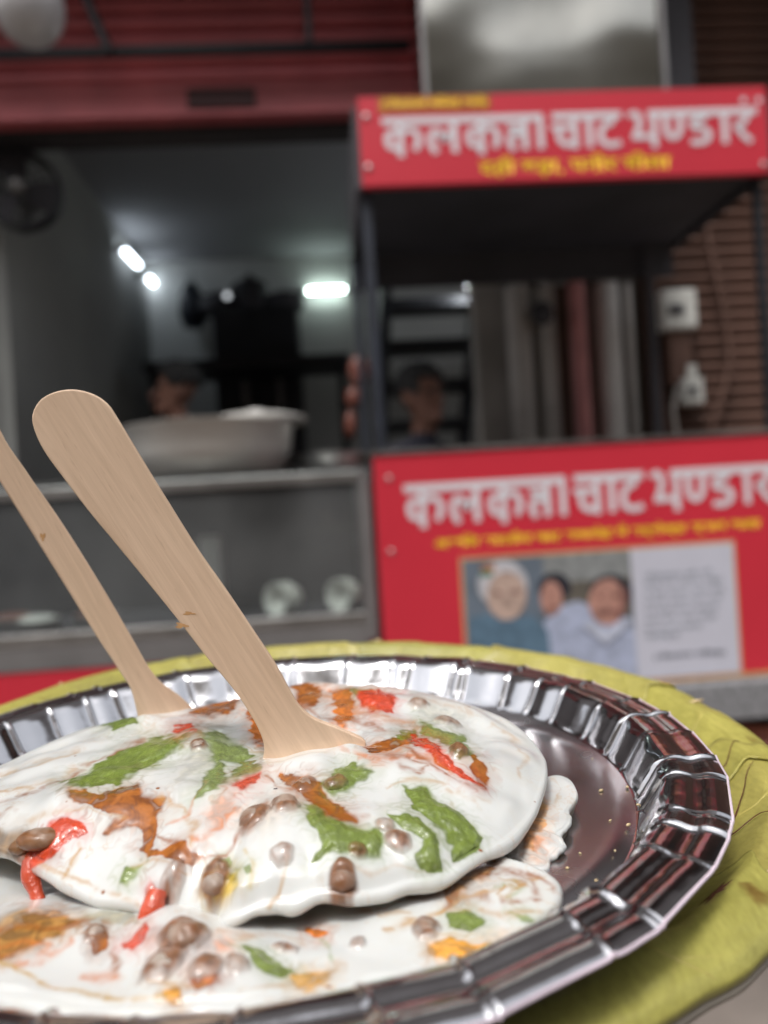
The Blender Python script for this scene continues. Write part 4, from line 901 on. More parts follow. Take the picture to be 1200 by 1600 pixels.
B_LINE = [([(0,1458),(40,1446),(95,1450),(130,1440),(170,1448)], BROWN, 4, .75), ([(20,1512),(60,1500),(95,1488),(112,1470)], ORANGE, 3, .6), ([(170,1490),(185,1500),(178,1515)], BROWN, 3, .7), ([(700,1340),(712,1362),(704,1385),(716,1402),(760,1400)], (.30,.14,.08), 4, .7),
 ([(640,1440),(690,1424),(740,1420),(790,1432),(840,1425)], TAN, 2.5, .6), ([(750,1370),(790,1362),(830,1378),(840,1402),(815,1412),(790,1405)], BROWN, 2.6, .7), ([(770,1382),(800,1378),(815,1390),(802,1400)], GREEN2, 2.4, .6), ([(560,1420),(600,1430),(640,1428)], TAN, 2, .5), ([(380,1545),(430,1540),(470,1532)], TAN, 2, .6), ([(340,1450),(380,1462),(430,1460),(470,1470)], (.5,.25,.1), 3, .5), ([(0,1505),(30,1518),(60,1534),(120,1550),(190,1560),(262,1558)], (.50,.30,.07), 2.6, .85), ([(130,1525),(160,1528),(182,1522)], ORANGE, 3, .6), ([(230,1535),(270,1540),(320,1536)], TAN, 2, .7),
 ([(600,1452),(640,1445),(680,1432),(720,1402),(780,1385),(850,1372)], TAN, 2.4, .7), ([(640,1400),(690,1392),(705,1402),(695,1420)], BROWN, 3, .7), ([(760,1352),(800,1358),(845,1372),(865,1392)], BROWN, 2.6, .75), ([(780,1370),(810,1380),(800,1400),(780,1396),(790,1382)], TAN, 2, .7),
 ([(730,1345),(760,1352),(780,1345)], BROWN, 3, .6), ([(820,1455),(850,1450),(872,1430)], (.6,.35,.08), 3, .7), ([(480,1548),(500,1535),(520,1545)], (.6,.3,.05), 2, .7), ([(0,1480),(40,1470),(80,1478),(60,1492)], ORANGE, 2.4, .6), ([(520,1500),(516,1478),(500,1470)], GREEN2, 1.6, .5)]
def paint(P, patches, lines, tint=.25, seed=0):
    """base colours for local points P (.., 3); also returns relief and the mask of every sauce kind"""
    px, py = proj_k(loc2k(P)); x, y = P[..., 0]*1000, P[..., 1]*1000
    wx = fbm(x*.16, y*.16, 3, 41+seed)*7; wy = fbm(x*.16+7, y*.16, 3, 45+seed)*5
    fine = fbm(x*.45, y*.45, 2, 51+seed); grain = fbm(x*1.1, y*1.1, 3, 58+seed); slow = noise(x*.11, y*.11, 57+seed); ridge = fbm((x+wx*.5)*.19, (y+wy*.8)*.26, 1, 63+seed); streak = fbm((x+wx)*.17, (y+wy*2)*.10, 2, 55+seed)
    base = np.array((.67,.675,.655)); c = np.ones(P.shape)*base
    thin = sstep(.15, .9, fbm(x*.09+wx*.05, y*.12, 4, 61+seed))[..., None]; c = c*(1-tint*thin)+np.array((.60,.56,.47))*tint*thin
    # faint marbling of sauce dragged through the curd
    mz = np.abs(fbm((x+wx*1.4)*.07, (y+wy*1.4)*.13, 3, 71+seed)); reg = sstep(.05, .6, fbm(x*.05, y*.05, 2, 75+seed))
    mm = ((1-sstep(.0, .12, mz))*reg*.30)[..., None]; c = c*(1-mm)+np.array((.55,.33,.14))*mm
    relief = np.zeros(px.shape); kinds = {}
    for kind, poly, colr, soft, op in patches:
        pa = np.array(poly); mn = pa.min(0)-22; mx = pa.max(0)+22; k = (px > mn[0]) & (px < mx[0]) & (py > mn[1]) & (py < mx[1])
        if not k.any(): continue
        d = sd_poly(px[k]+wx[k]*1.1, py[k]+wy[k]*.9, poly)+fine[k]*3.2-(4 if kind == 'tamarind' else 0)
        solid = kind in ('green', 'carrot')
        sf = soft*np.clip(.7+1.6*slow[k], .35, 2.6)
        m_ = 1-sstep(-sf, sf, d)
        tendril = (1-sstep(.0, .34, np.abs(ridge[k])))*(1-sstep(-2, 30, d))           # streaks dragged out into the curd
        halo = np.maximum((1-sstep(0, 22, d+wx[k]))*.26, tendril*.5)
        if solid:
            cc = np.array(colr)*(1+.24*fine[k]+.14*grain[k])[:, None]
            a_ = np.maximum(m_*op*(1-.10*sstep(.3, 1., grain[k])), halo*op*.75)[:, None]
        else:
            dk = sstep(-.5, .6, streak[k]+.3*fine[k])[:, None]; cc = (np.array(colr)*(.68+.55*dk)+np.array((.06,.03,.003))*dk)*(1+.12*grain[k])[:, None]
            a_ = np.maximum(m_*op*(1-.25*sstep(.2, .9, -streak[k])), halo*op*.95)[:, None]
        c[k] = c[k]*(1-a_)+np.clip(cc, 0, 1)*a_
        relief[k] += (1-sstep(-9, 9, d))*(.00014 if solid else (-.00012 if kind == 'tamarind' else 0))
        kk = kinds.setdefault(kind, np.full(px.shape, 99.)); kk[k] = np.minimum(kk[k], d+sf*.35)
    for ln, colr, w, op in lines:
        pa = np.array(ln); mn = pa.min(0)-16; mx = pa.max(0)+16; k = (px > mn[0]) & (px < mx[0]) & (py > mn[1]) & (py < mx[1])
        if not k.any(): continue
        d = sd_line(px[k]+wx[k]*1.0, py[k]+wy[k]*.9, ln); ww = w*np.clip(1.5+1.5*slow[k]+.5*fine[k], .5, 3.2)
        a_ = (op*np.exp(-(d/ww)**2*.8)*np.clip(.75+.7*streak[k], .08, 1))[:, None]; c[k] = c[k]*(1-a_)+np.array(colr)*a_
    return np.clip(c, 0.005, .95), relief, kinds
def blanket(outline, centre, na, nr, power, lumps, seed, roll, wave=.0009, under=.0, edge=.0006):
    """yogurt sheet: star shaped outline of local points around a centre, domed, with a rolled edge"""
    O = np.array(outline); C_ = np.array(centre); d = O[:, :2]-C_[:2]; ang = np.unwrap(np.arctan2(d[:, 1], d[:, 0]))
    if ang[-1] < ang[0]: O = O[::-1]; ang = ang[::-1]
    # periodic smooth interpolation of the outline
    a0 = ang[0]; tt = a0+np.arange(na)/na*TAU
    ax_ = np.r_[ang, ang[0]+TAU]; OO = np.vstack([O, O[:1]])
    o_ = np.argsort(ax_); ax_ = ax_[o_]; OO = OO[o_]
    rad = np.hypot(OO[:, 0]-C_[0], OO[:, 1]-C_[1])
    def per(v): return np.interp(tt, ax_, v, period=None)
    rr_ = per(rad); ze = per(OO[:, 2])
    ker = np.exp(-.5*(np.arange(-16, 17)/5.)**2); ker /= ker.sum()
    def sm(v): return np.convolve(np.r_[v[-16:], v, v[:16]], ker, 'valid')
    rr_ = sm(rr_); ze = sm(sm(sm(sm(sm(sm(ze))))))
    rr_ = rr_-roll*.85+edge*noise(np.cos(tt)*3.2, np.sin(tt)*3.2, 81+seed)+edge*.4*noise(np.cos(tt)*8, np.sin(tt)*8, 82+seed); ze = ze-edge*.8*noise(np.cos(tt)*3.2, np.sin(tt)*3.2, 81+seed)
    s = np.linspace(.002, 1, nr)**.8
    S_, T_ = np.meshgrid(s, tt, indexing='ij'); x = C_[0]+S_*rr_*np.cos(T_); y = C_[1]+S_*rr_*np.sin(T_)
    z = C_[2]+(ze-C_[2])[None]*S_**power
    fade = 1-sstep(.93, 1., S_)
    X, Y_ = x*1000, y*1000
    z = z+fade*(wave*1.5*fbm(X*.045, Y_*.045, 2, 91+seed)+wave*.45*noise(X*.13, Y_*.13, 95+seed))
    for lx, ly, lr, lh in lumps: z = z+lh*np.exp(-(((x-lx)**2+(y-ly)**2)/(lr*lr)))
    # rolled edge
    rho = roll*(1+.35*noise(np.cos(tt)*4, np.sin(tt)*4, 99+seed)); R_ = []
    for ph in np.linspace(.15, 1, 12)*math.pi:
        e = rr_+rho*np.sin(ph); ee = e if ph < math.pi/2 else e
        R_.append(np.stack([C_[0]+ee*np.cos(tt), C_[1]+ee*np.sin(tt), z[-1]-rho*(1-np.cos(ph))], -1))
    if under:
        for k in range(1, 10):
            e = rr_*(1-.055*k); R_.append(np.stack([C_[0]+e*np.cos(tt), C_[1]+e*np.sin(tt), z[-1]-2*rho+(C_[2]-ze)*under*(1-(1-.055*k)**power)], -1))
    return np.concatenate([np.stack([x, y, z], -1), np.stack(R_, 0)], 0), (rr_, ze, tt)
def sauce_parts(P, kinds, parent, lift=.00022):
    names = {'green': 'green_chutney', 'carrot': 'red_chutney', 'tamarind': 'tamarind_sauce'}
    n = np.cross(np.roll(P, -1, 1)-np.roll(P, 1, 1), np.gradient(P, axis=0)); n /= np.linalg.norm(n, axis=-1)[..., None]+1e-12
    if n[..., 2].mean() < 0: n = -n
    return names, n

Z_ = lambda pts: [px2loc(x, y, z) for x, y, z in pts]
def lump(px, py, z, r_mm, h_mm):
    p = px2loc(px, py, z+.0025); return (p[0], p[1], r_mm/1000, h_mm/1000)
def clampr(L_, rmax):
    out = []
    for p in L_:
        r_ = math.hypot(p[0], p[1]); p = p.copy()
        if r_ > rmax: p[:2] *= rmax/r_
        out.append(p)
    return out
M['curd'] = food_mat('yogurt', sss=.16, rough=.34, bump=.012, bscale=200, speck=.045, coat=.40)
M['green_chutney'] = food_mat('green_chutney', attr=True, rough=.34, bump=.55, bscale=1100, bdist=.0006, coat=.3)
M['red_chutney'] = food_mat('red_chutney', attr=True, rough=.25, bump=.5, bscale=1000, bdist=.0007, coat=.5, sss=.15)
M['tamarind_sauce'] = food_mat('tamarind_sauce', attr=True, rough=.22, bump=.12, bscale=300, coat=.5)
M['crisp'] = food_mat('fried_crisp', attr=False, color=(.50,.44,.33), rough=.5, bump=.5, bscale=350, var=.25, sss=.1)
SAUCE = {'green': 'green_chutney', 'carrot': 'red_chutney', 'tamarind': 'tamarind_sauce'}
def sauces_on(P, col, kinds, nrings, parent):
    """every pool of sauce is a thin body of its own, following the yogurt under it"""
    du_ = np.roll(P, -1, 1)-np.roll(P, 1, 1); dv_ = np.gradient(P, axis=0); n = np.cross(du_, dv_); n /= np.linalg.norm(n, axis=-1)[..., None]+1e-12
    n[n[..., 2] < 0] *= -1
    for kind, nm in SAUCE.items():
        if kind not in kinds: continue
        d = kinds[kind].copy(); d[nrings:] = 99; d[:2] = 99
        h = sstep(0, 1, (-.5-d)/14)*(.0006 if kind != 'tamarind' else .00010)+.00002
        V = loc2w(P+n*h[..., None])
        # split into connected pools on the grid
        mask = d < -.5; lab = np.zeros(mask.shape, int); lab[mask] = np.arange(1, mask.sum()+1)
        for _ in range(900):
            m2 = lab.copy()
            m2[1:] = np.maximum(m2[1:], lab[:-1]); m2[:-1] = np.maximum(m2[:-1], lab[1:]); m2 = np.maximum(m2, np.roll(lab, 1, 1)); m2 = np.maximum(m2, np.roll(lab, -1, 1)); m2[~mask] = 0
            if (m2 == lab).all(): break
            lab = m2
        ids, cnt = np.unique(lab[lab > 0], return_counts=True)
        for i_ in ids[cnt > 60]:
            lf_ = (lab == i_).ravel()
            grid_mesh(nm, V, M[nm], parent, col=col, keep=lambda q: lf_[q].all(1))

BEANS_A = [(535,1366,21,.20),(622,1310,18,.62),(398,1272,25,.42),(446,1250,23,.28),(337,1372,24,.45),(270,1370,19,.72),(602,1286,13,.8),(700,1124,18,.7),(310,1160,13,.5),(476,1222,18,.5),(522,1222,15,.7),(718,1170,15,.4),(655,1096,13,.75),(560,1330,12,.85),(440,1330,16,.9)]
BEANS_B = [(288,1452,33,.30),(256,1500,31,.5),(322,1504,24,.72),(372,1502,20,.75),(665,1446,23,.38),(445,1478,17,.85),(148,1454,16,.35),(560,1470,13,.9)]
def seat_beans(P, beans):
    px, py = proj_k(loc2k(P)); out = []
    for bx, by, rp, film in beans:
        k = np.argmin((px-bx)**2+(py-by-rp*.35)**2); c_ = P.reshape(-1, 3)[k]; r_ = rp/FPX*loc2k(c_)[1]; out.append((c_.copy(), r_, film))
    return out
def bean_q(x, y, c_, r_):
    """uneven, slightly oblong distance from the middle of a bean"""
    dx, dy = x-c_[0], y-c_[1]; t = c_[0]*900+c_[1]*700; u, v = dx*math.cos(t)+dy*math.sin(t), -dx*math.sin(t)+dy*math.cos(t)
    return np.hypot(u*.88, v*1.12)/r_*(1+.16*noise(dx/r_*1.1+t, dy/r_*1.1, 7))
def drape(P, seats, tops):
    """lifts the yogurt over each chickpea like a thin skin"""
    Q = P[:tops]; x, y = Q[..., 0], Q[..., 1]; add = np.zeros(x.shape)
    for c_, r_, film in seats:
        q = bean_q(x, y, c_, r_); hh = r_*(.56+.12*film)
        add = np.maximum(add, hh*(np.sqrt(np.clip(1-(q/1.12)**2, 0, 1))*.55+.45*np.exp(-(q/1.15)**2))+0*q)
    Q[..., 2] += add
def tint_beans(P, col, seats, seed):
    x, y = P[..., 0], P[..., 1]
    for c_, r_, film in seats:
        q = bean_q(x, y, c_, r_); k = q < 1.35
        if not k.any(): continue
        n_ = fbm(x[k]*420, y[k]*420, 3, seed)
        a_ = (np.clip(1-sstep(.75, 1.33, q[k]+.16*n_), 0, 1)*np.clip(1.32-film*.85+.4*n_, .12, .96))[:, None]
        cc = np.array((.21,.092,.042))*(1+.45*fbm(x[k]*700, y[k]*700, 2, seed+4))[:, None]
        col[k] = col[k]*(1-a_)+cc*a_
# ---- lower yogurt pool ---------------------------------------------------------------------
outB = Z_([(-170,1480,-0.0068),(-120,1540,-0.0063),(0,1570,-0.0058),(100,1592,-0.0058),(200,1605,-0.0058),(300,1605,-0.0058),(450,1590,-0.0063),(600,1556,-0.0068),(700,1520,-0.0076),(770,1492,-0.0078),(830,1466,-0.0076),(870,1440,-0.0070),(884,1412,-0.0062),(878,1380,-0.0056),(850,1356,-0.0050),(800,1340,-0.0050),(740,1320,-0.0068),(600,1290,-0.0078),(400,1280,-0.0078),(200,1280,-0.0078),(0,1290,-0.0078),(-120,1350,-0.0078),(-180,1420,-0.0073)])
outB = clampr(outB, .0900)
chB = [lump(288,1436,-.006,9,3.6), lump(250,1440,-.006,7,2.6), lump(785,1400,-.007,13,1.6), lump(330,1510,-.009,9,1.2), lump(385,1500,-.009,8,1.), lump(60,1455,-.009,12,2.5), lump(150,1460,-.009,10,1.5)]
PB, _ = blanket(outB, px2loc(400, 1440, -.0072), 1300, 210, 2.4, chB, 3, .0022, wave=.0007)
PB[..., 2] = np.maximum(PB[..., 2], -.0104)
SB = seat_beans(PB, BEANS_B); drape(PB, SB, 209)
colB, relB, kB = paint(PB, B_PATCH, B_LINE, .22, 5); PB[..., 2] += relB*.6; tint_beans(PB, colB, SB, 3)
chaat = empty('yogurt_pool', loc2w(np.array([0, 0, -.0105])), 'white yogurt pool with green and brown sauce streaks in the front of the foil plate', 'yogurt')
grid_mesh('yogurt', loc2w(PB), M['curd'], chaat, col=colB)
sauces_on(PB, colB, kB, 208, chaat)

# ---- upper crisp under its yogurt blanket ------------------------------------------------------
outA = Z_([(480,1064,0.0103),(560,1070,0.0108),(640,1078,0.0098),(720,1094,0.0078),(790,1118,0.0053),(830,1146,0.0033),(852,1180,0.0016),(858,1212,0.0006),(842,1248,-0.0002),(818,1285,-0.0008),(790,1312,-0.0012),(755,1338,-0.0014),(715,1362,-0.0016),(675,1374,-0.0016),(640,1378,-0.0014),(595,1392,-0.0014),(545,1402,-0.0014),(490,1404,-0.0014),(440,1408,-0.0014),(395,1420,-0.0018),(350,1430,-.0026),(335,1444,-.0052),(305,1460,-.0066),(270,1458,-.0066),(245,1440,-.0050),(222,1408,-0.0018),(180,1396,-0.0014),(130,1384,-0.0010),(80,1364,-0.0006),(40,1346,-0.0006),(0,1330,-0.0006),(-60,1310,-0.0002),(-120,1275,0.0004),(-130,1240,0.0010),(-60,1215,0.0018),(0,1196,0.0024),(60,1166,0.0038),(130,1136,0.0052),(210,1120,0.0064),(300,1104,0.0076),(380,1088,0.0090)])
outA = clampr(outA, .093)
chA = [lump(645,1100,.006,7,1.2), lump(590,1095,.007,8,1.5), lump(330,1180,.004,9,1.6), lump(60,1305,-.002,7,1.), lump(700,1190,.004,8,1.5), lump(810,1160,.0,10,-.8), lump(270,1300,.001,12,-1.2), lump(150,1345,-.001,12,-1.), lump(560,1230,.004,10,-.8), lump(500,1370,-.002,9,.8), lump(200,1160,.002,10,1.), lump(415,1212,.004,3.5,1.3), lump(455,1214,.004,3.5,1.4), lump(500,1206,.004,3.5,1.3), lump(545,1188,.004,3.5,1.2), lump(225,1140,.003,4,1.3), lump(262,1143,.003,4,1.4), lump(300,1134,.003,4,1.2), lump(120,1290,.0,14,1.6), lump(680,1250,.003,12,1.2), lump(760,1200,.001,12,1.4)]
PA, (rrA, zeA, ttA) = blanket(outA, px2loc(430, 1225, .0088), 1500, 250, 2.7, chA, 0, .0014, wave=.0012, edge=.0008)
SA = seat_beans(PA, BEANS_A); drape(PA, SA, 248)
colA, relA, kA = paint(PA, A_PATCH, A_LINE, .20, 0); PA[..., 2] += relA*.6; tint_beans(PA, colA, SA, 5)
upper = empty('topped_crisp', loc2w(px2loc(430, 1225, -.004)), 'large crisp covered in white yogurt with green, red and brown chutneys, forks stuck in it', 'chaat')
grid_mesh('yogurt_blanket', loc2w(PA), M['curd'], upper, col=colA)
sauces_on(PA, colA, kA, 245, upper)
# underside of the crisp
CA = px2loc(430, 1225, .0088); ss_ = np.linspace(.97, .25, 26); un = []
for s in ss_: un.append(np.stack([CA[0]+s*rrA*np.cos(ttA), CA[1]+s*rrA*np.sin(ttA), CA[2]+(zeA-CA[2])*s**2.7-.0026+.0003*noise(ttA*9, ttA*0+s*6, 7)], -1))
grid_mesh('crisp_underside', loc2w(np.array(un)), M['crisp'], upper)

# ---- scalloped crisp at the right -------------------------------------------------------------
outD = Z_([(842,1222,-0.0048),(858,1208,-0.0043),(872,1206,-0.0043),(888,1215,-0.0048),(903,1236,-0.0050),(901,1250,-0.0053),(884,1262,-0.0056),(893,1276,-0.0058),(888,1292,-0.0060),(872,1302,-0.0063),(884,1316,-0.0066),(878,1330,-0.0068),(860,1336,-0.0070),(856,1352,-0.0073),(838,1360,-0.0076),(815,1345,-0.0078),(790,1330,-0.0078),(760,1320,-0.0078),(740,1290,-0.0068),(760,1250,-0.0058),(800,1230,-0.0048)])
D_PATCH = [('tamarind', [(818,1270),(835,1255),(852,1258),(850,1285),(835,1300),(836,1330),(822,1325),(815,1295)], (.55,.24,.06), 8, .8), ('orange', [(840,1300),(852,1312),(842,1338),(830,1330)], ORANGE, 8, .6)]
D_LINE = [([(845,1225),(850,1250),(842,1275)], TAN, 2, .6), ([(866,1215),(876,1245),(868,1262)], TAN, 1.6, .35)]
PD, _ = blanket(outD, px2loc(820, 1290, -.0048), 700, 90, 1.6, [], 12, .0008, wave=.0005)
colD, relD, kD = paint(PD, D_PATCH, D_LINE, .15, 9); PD[..., 2] = np.maximum(PD[..., 2]+relD*.3, -.0104)
scal = empty('scalloped_crisp', loc2w(px2loc(830, 1290, -.013)), 'small yogurt coated crisp with scalloped edge poking out at the right', 'crisp')
grid_mesh('yogurt_coat', loc2w(PD), M['curd'], scal, col=colD)
PDs = PD[-10:].copy(); base = PDs[-1].copy(); cD = base.mean(0)
sk = np.stack([base*(1-t)+np.array([cD[0], cD[1], -.0105])*t for t in (0, .1, .25, .4)], 0); sk[1:, :, 2] = np.minimum(sk[1:, :, 2], base[:, 2].min()); sk[-1, :, 2] = -.0105
grid_mesh('crisp_underside', loc2w(sk), M['crisp'], scal)

# ---- chickpeas ----------------------------------------------------------------------------------
M['chickpea'] = food_mat('chickpea', attr=True, rough=.36, bump=.3, bscale=700, coat=.12, sss=.15)
def chickpea(c_, r_, film, parent, colr=(.20,.085,.038), sq=(1, .92, .86), seed=0):
    n, m_ = 40, 28; t = np.arange(n)/n*TAU; p = np.linspace(0.02, math.pi-.02, m_)
    Pp, Tt = np.meshgrid(p, t, indexing='ij'); d = np.stack([np.sin(Pp)*np.cos(Tt), np.sin(Pp)*np.sin(Tt), np.cos(Pp)], -1)
    rot = seed*1.7; bump_ = 1+.06*noise(d[..., 0]*2.2+seed, d[..., 1]*2.2+d[..., 2], seed)+.10*np.exp(-((d[..., 0]*math.cos(rot)+d[..., 1]*math.sin(rot)-1)/.25)**2)-.10*np.exp(-((d[..., 0]*math.sin(rot)-d[..., 1]*math.cos(rot))/.16)**2)*np.clip(d[..., 0]*math.cos(rot)+d[..., 1]*math.sin(rot), 0, 1)
    V = c_+d*bump_[..., None]*np.array(sq)*r_
    f_ = np.clip(film+.30*fbm(V[..., 0]*260, V[..., 1]*260+V[..., 2]*150, 3, seed+3)+.18*(d[..., 2]-.3), 0, 1)[..., None]
    cc = np.array(colr)*(1+.30*noise(V[..., 0]*500, V[..., 2]*500, seed+8))[..., None]
    cc = cc*(1-f_*.92)+np.array((.64,.60,.53))*f_*.85
    grid_mesh('chickpea', loc2w(V), M['chickpea'], parent, col=np.clip(cc, .01, .9))
for seats, par, sd in ((SA, upper, 0), (SB, chaat, 40)):
    for i, (c_, r_, film) in enumerate(seats):
        if film < .6: chickpea(c_+np.array([0, 0, -r_*(.02+.30*film)]), r_*.94, film*.7, par, seed=sd+i)
for bx, by, rp, cc_, sq_, sd in ((62,1308,27,(.20,.085,.030),(1.25,.8,.6),31), (34,1322,17,(.20,.095,.035),(1.1,.8,.7),32)):
    (c_, r_, _), = seat_beans(PA, [(bx, by, rp, .1)]); chickpea(c_+np.array([0, 0, r_*.25]), r_, .05, upper, cc_, sq_, sd)

# ---- drips hanging from the edge of the upper crisp -------------------------------------------
def drip(pts, colr, mtl, parent, name):
    P_ = [loc2w(px2loc(x, y, max(z+.0027, -.0098))) for x, y, z, r in pts]; rr_ = [r/1000 for *_, r in pts]
    K = np.array(P_); n = len(P_)*6; u = np.linspace(0, len(P_)-1, n); Q = np.stack([np.interp(u, range(len(P_)), K[:, k]) for k in range(3)], 1); rq = np.interp(u, range(len(P_)), rr_)
    for _ in range(4): Q[1:-1] = (Q[:-2]+2*Q[1:-1]+Q[2:])/4; rq[1:-1] = (rq[:-2]+2*rq[1:-1]+rq[2:])/4
    na = 20; t = np.diff(Q, axis=0); t = np.vstack([t, t[-1:]]); t /= np.linalg.norm(t, axis=1)[:, None]
    up = np.array([1., 0, 0]); V = []
    for i in range(n):
        a1 = up-t[i]*(up @ t[i]); a1 /= np.linalg.norm(a1); a2 = np.cross(t[i], a1); th_ = np.arange(na)/na*TAU
        rr2 = rq[i]*(1+.13*noise(np.cos(th_)*1.5+i*.15, np.sin(th_)*1.5, 3))
        V.append(Q[i]+(np.cos(th_)*rr2)[:, None]*a1+(np.sin(th_)*rr2*.75)[:, None]*a2)
    V = np.array(V); cc = np.ones(V.shape)*np.array(colr)*(1+.22*noise(V[..., 0]*400, V[..., 2]*400, 5))[..., None]
    return grid_mesh(name, V, mtl, parent, col=np.clip(cc, .01, .9))
drip([(92,1300,-.001,1.2),(70,1322,-.002,2.0),(52,1344,-.0034,2.0),(46,1368,-.0055,1.8),(56,1394,-.008,1.3),(64,1420,-.0105,1.5),(58,1438,-.0115,2.2)], (.55,.075,.03), M['red_chutney'], upper, 'red_drip')
drip([(246,1392,-.0030,1.6),(242,1406,-.0040,1.9),(238,1425,-.0055,2.1),(226,1450,-.0082,1.9),(208,1470,-.0100,1.7),(186,1480,-.0112,1.2)], (.60,.085,.035), M['red_chutney'], upper, 'red_drip')

cr = np.random.default_rng(11)
for px, py in ((1000,1262),(942,1236),(985,1296),(960,1342),(905,1345),(930,1395),(978,1232),(890,1372),(1010,1310),(952,1290),(925,1180)):
    p_ = px2loc(px, py, -.0100); a_ = p_+np.array([cr.uniform(-.0012, .0012), cr.uniform(-.001, .001), 0]); rr_ = cr.uniform(.0002, .00045)
    p_[2] = a_[2] = -.0105-.045*p_[1]*float(sstep(.02, .05, p_[0]))+rr_*.6
    MB().tube([tuple(loc2w(p_)), tuple(loc2w((p_+a_)/2)), tuple(loc2w(a_))], [rr_*.5, rr_, rr_*.4], 6).build('crumb', M['twig'], chaat, smooth=True)

# ---- wooden forks ---------------------------------------------------------------------------------
def wood_mat(name, c):
    m = bpy.data.materials.new(name); m.use_nodes = True; t = m.node_tree; N = t.nodes; L = t.links; p = N['Principled BSDF']; p.inputs['Roughness'].default_value = .55
    tc = N.new('ShaderNodeTexCoord'); mp = N.new('ShaderNodeMapping'); mp.inputs['Scale'].default_value = (900, 55, 400); L.new(tc.outputs['Object'], mp.inputs[0])
    n = N.new('ShaderNodeTexNoise'); n.inputs['Scale'].default_value = 1; n.inputs['Detail'].default_value = 6; n.inputs['Distortion'].default_value = .4; L.new(mp.outputs[0], n.inputs['Vector'])
    mp2 = N.new('ShaderNodeMapping'); mp2.inputs['Scale'].default_value = (140, 22, 60); L.new(tc.outputs['Object'], mp2.inputs[0])
    n2 = N.new('ShaderNodeTexNoise'); n2.inputs['Scale'].default_value = 1; n2.inputs['Detail'].default_value = 4; L.new(mp2.outputs[0], n2.inputs['Vector'])
    r = N.new('ShaderNodeValToRGB'); c = np.array(c); r.color_ramp.elements[0].position = .3; r.color_ramp.elements[0].color = (*c*np.array((.86,.83,.79)), 1); r.color_ramp.elements[1].position = .68; r.color_ramp.elements[1].color = (*c*1.08, 1)
    ad = N.new('ShaderNodeMath'); ad.operation = 'MULTIPLY_ADD'; ad.inputs[1].default_value = .55; L.new(n.outputs[0], ad.inputs[0])
    sc = N.new('ShaderNodeMath'); sc.operation = 'MULTIPLY'; sc.inputs[1].default_value = .45; L.new(n2.outputs[0], sc.inputs[0]); L.new(sc.outputs[0], ad.inputs[2]); L.new(ad.outputs[0], r.inputs[0])
    # a few darker fibre flecks
    mp3 = N.new('ShaderNodeMapping'); mp3.inputs['Scale'].default_value = (1500, 160, 600); L.new(tc.outputs['Object'], mp3.inputs[0])
    n3 = N.new('ShaderNodeTexNoise'); n3.inputs['Scale'].default_value = 1; L.new(mp3.outputs[0], n3.inputs['Vector'])
    mk = N.new('ShaderNodeMapRange'); mk.inputs['From Min'].default_value = .66; mk.inputs['From Max'].default_value = .78; mk.inputs['To Max'].default_value = .3; L.new(n3.outputs[0], mk.inputs[0])
    mx = N.new('ShaderNodeMix'); mx.data_type = 'RGBA'; L.new(mk.outputs[0], mx.inputs[0]); L.new(r.outputs[0], mx.inputs[6]); mx.inputs[7].default_value = (*c*np.array((.55,.46,.38)), 1)
    L.new(mx.outputs[2], p.inputs['Base Color'])
    b = N.new('ShaderNodeBump'); b.inputs['Strength'].default_value = .25; b.inputs['Distance'].default_value = .0003; L.new(n.outputs[0], b.inputs['Height']); L.new(b.outputs[0], p.inputs['Normal'])
    return m
M['wood'] = wood_mat('birch_wood', (.77,.57,.415))
M['smear'] = mat('dried_sauce', (.58,.33,.15), .4, var=.2, scale=300)
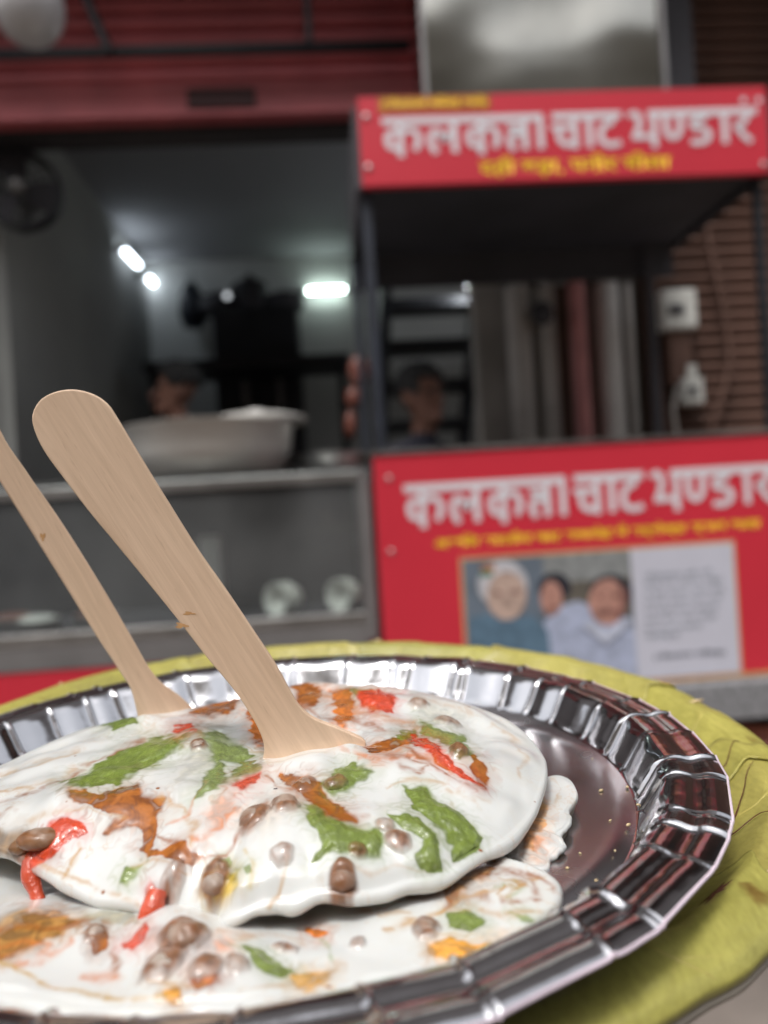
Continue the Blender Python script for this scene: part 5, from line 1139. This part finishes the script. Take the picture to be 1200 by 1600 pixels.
def fork(outline, base_px, base_depth, nrm_k, thick, label, axis_px, smears=()):
    nk = np.array(nrm_k, float); nk /= np.linalg.norm(nk); p0 = ray_k(*base_px)*base_depth
    def onp(x, y): d = ray_k(x, y); return d*((p0 @ nk)/(d @ nk))
    a1 = onp(*axis_px)-p0; a1 /= np.linalg.norm(a1)            # along the handle
    a0 = np.cross(a1, nk)
    W3 = [np.array(k2w(v))-np.array(k2w(np.zeros(3))) for v in (a0, a1, nk)]; o_w = np.array(k2w(p0))
    pts = [onp(x, y)-p0 for x, y in outline]; L2 = [Vector((p @ a0, p @ a1)) for p in pts]
    # smooth closed outline
    n = len(L2); S2 = []
    for i in range(n):
        a_, p_, q_, d_ = L2[i-1], L2[i], L2[(i+1) % n], L2[(i+2) % n]
        for j in range(5):
            t = j/5; S2.append(.5*((2*p_)+(q_-a_)*t+(2*a_-5*p_+4*q_-d_)*t*t+(3*p_-a_-3*q_+d_)*t**3))
    bm = bmesh.new(); vs_ = [bm.verts.new((p.x, p.y, thick/2)) for p in S2]; f_ = bm.faces.new(vs_)
    ex = bmesh.ops.extrude_face_region(bm, geom=[f_]); bmesh.ops.translate(bm, verts=[e for e in ex['geom'] if isinstance(e, bmesh.types.BMVert)], vec=(0, 0, -thick))
    bmesh.ops.recalc_face_normals(bm, faces=bm.faces)
    me = bpy.data.meshes.new('wooden_fork'); bm.to_mesh(me); bm.free()
    o = link_mesh('wooden_fork', me, M['wood']); tag(o, label, 'fork', 'wooden forks in the chaat')
    mw = Matrix(((W3[0][0], W3[1][0], W3[2][0], o_w[0]), (W3[0][1], W3[1][1], W3[2][1], o_w[1]), (W3[0][2], W3[1][2], W3[2][2], o_w[2]), (0, 0, 0, 1)))
    o.matrix_world = mw
    b = o.modifiers.new('bevel', 'BEVEL'); b.width = .00035; b.segments = 3; b.limit_method = 'ANGLE'; b.angle_limit = R(50)
    for sx_, sy_, rx_, ry_ in smears:
        v_ = []
        for k in range(18):
            t_ = TAU*k/18; q_ = 1+.35*math.sin(3*t_+sx_)+.2*math.sin(5*t_); w_ = onp(sx_+rx_*q_*math.cos(t_), sy_+ry_*q_*math.sin(t_))-p0; v_.append((w_ @ a0, w_ @ a1, thick/2+.00005))
        me_ = bpy.data.meshes.new('sauce_smear'); me_.from_pydata(v_, [], [tuple(range(18))]); c_o = link_mesh('sauce_smear', me_, M['smear'], o)
    return o
d1 = loc2k(px2loc(480, 1200, .0045))[1]
fork([(54,668),(53,645),(66,624),(90,612),(118,609),(146,616),(168,631),(184,654),(208,694),(258,776),(310,859),(350,916),(389,974),(430,1036),(452,1076),(468,1102),(491,1121),(535,1139),(571,1158),(556,1180),(520,1204),(480,1222),(440,1226),(405,1220),(408,1198),(413,1168),(405,1140),(386,1106),(362,1072),(322,1024),(279,968),(228,905),(176,842),(138,796),(103,750),(70,704)],
     (480,1200), d1, (.10, -1.0, -.10), .0017, 'wide wooden fork standing upright in front, its rounded handle end in view', (120,640), [(284,976,9,4),(296,957,8,2.5)])
d2 = loc2k(px2loc(262, 1128, .0045))[1]
fork([(-108,560),(-100,520),(-72,512),(-48,548),(0,672),(40,735),(100,822),(160,918),(205,995),(232,1042),(252,1066),(284,1090),(314,1124),(300,1146),(262,1156),(222,1152),(216,1120),(205,1078),(188,1050),(150,992),(100,912),(50,832),(0,752),(-60,650)],
     (262,1128), d2, (.62, -1.0, -.05), .0017, 'slim wooden fork behind the wide one, its handle leaving the frame at the left', (-60,560), [(66,838,4,5)])
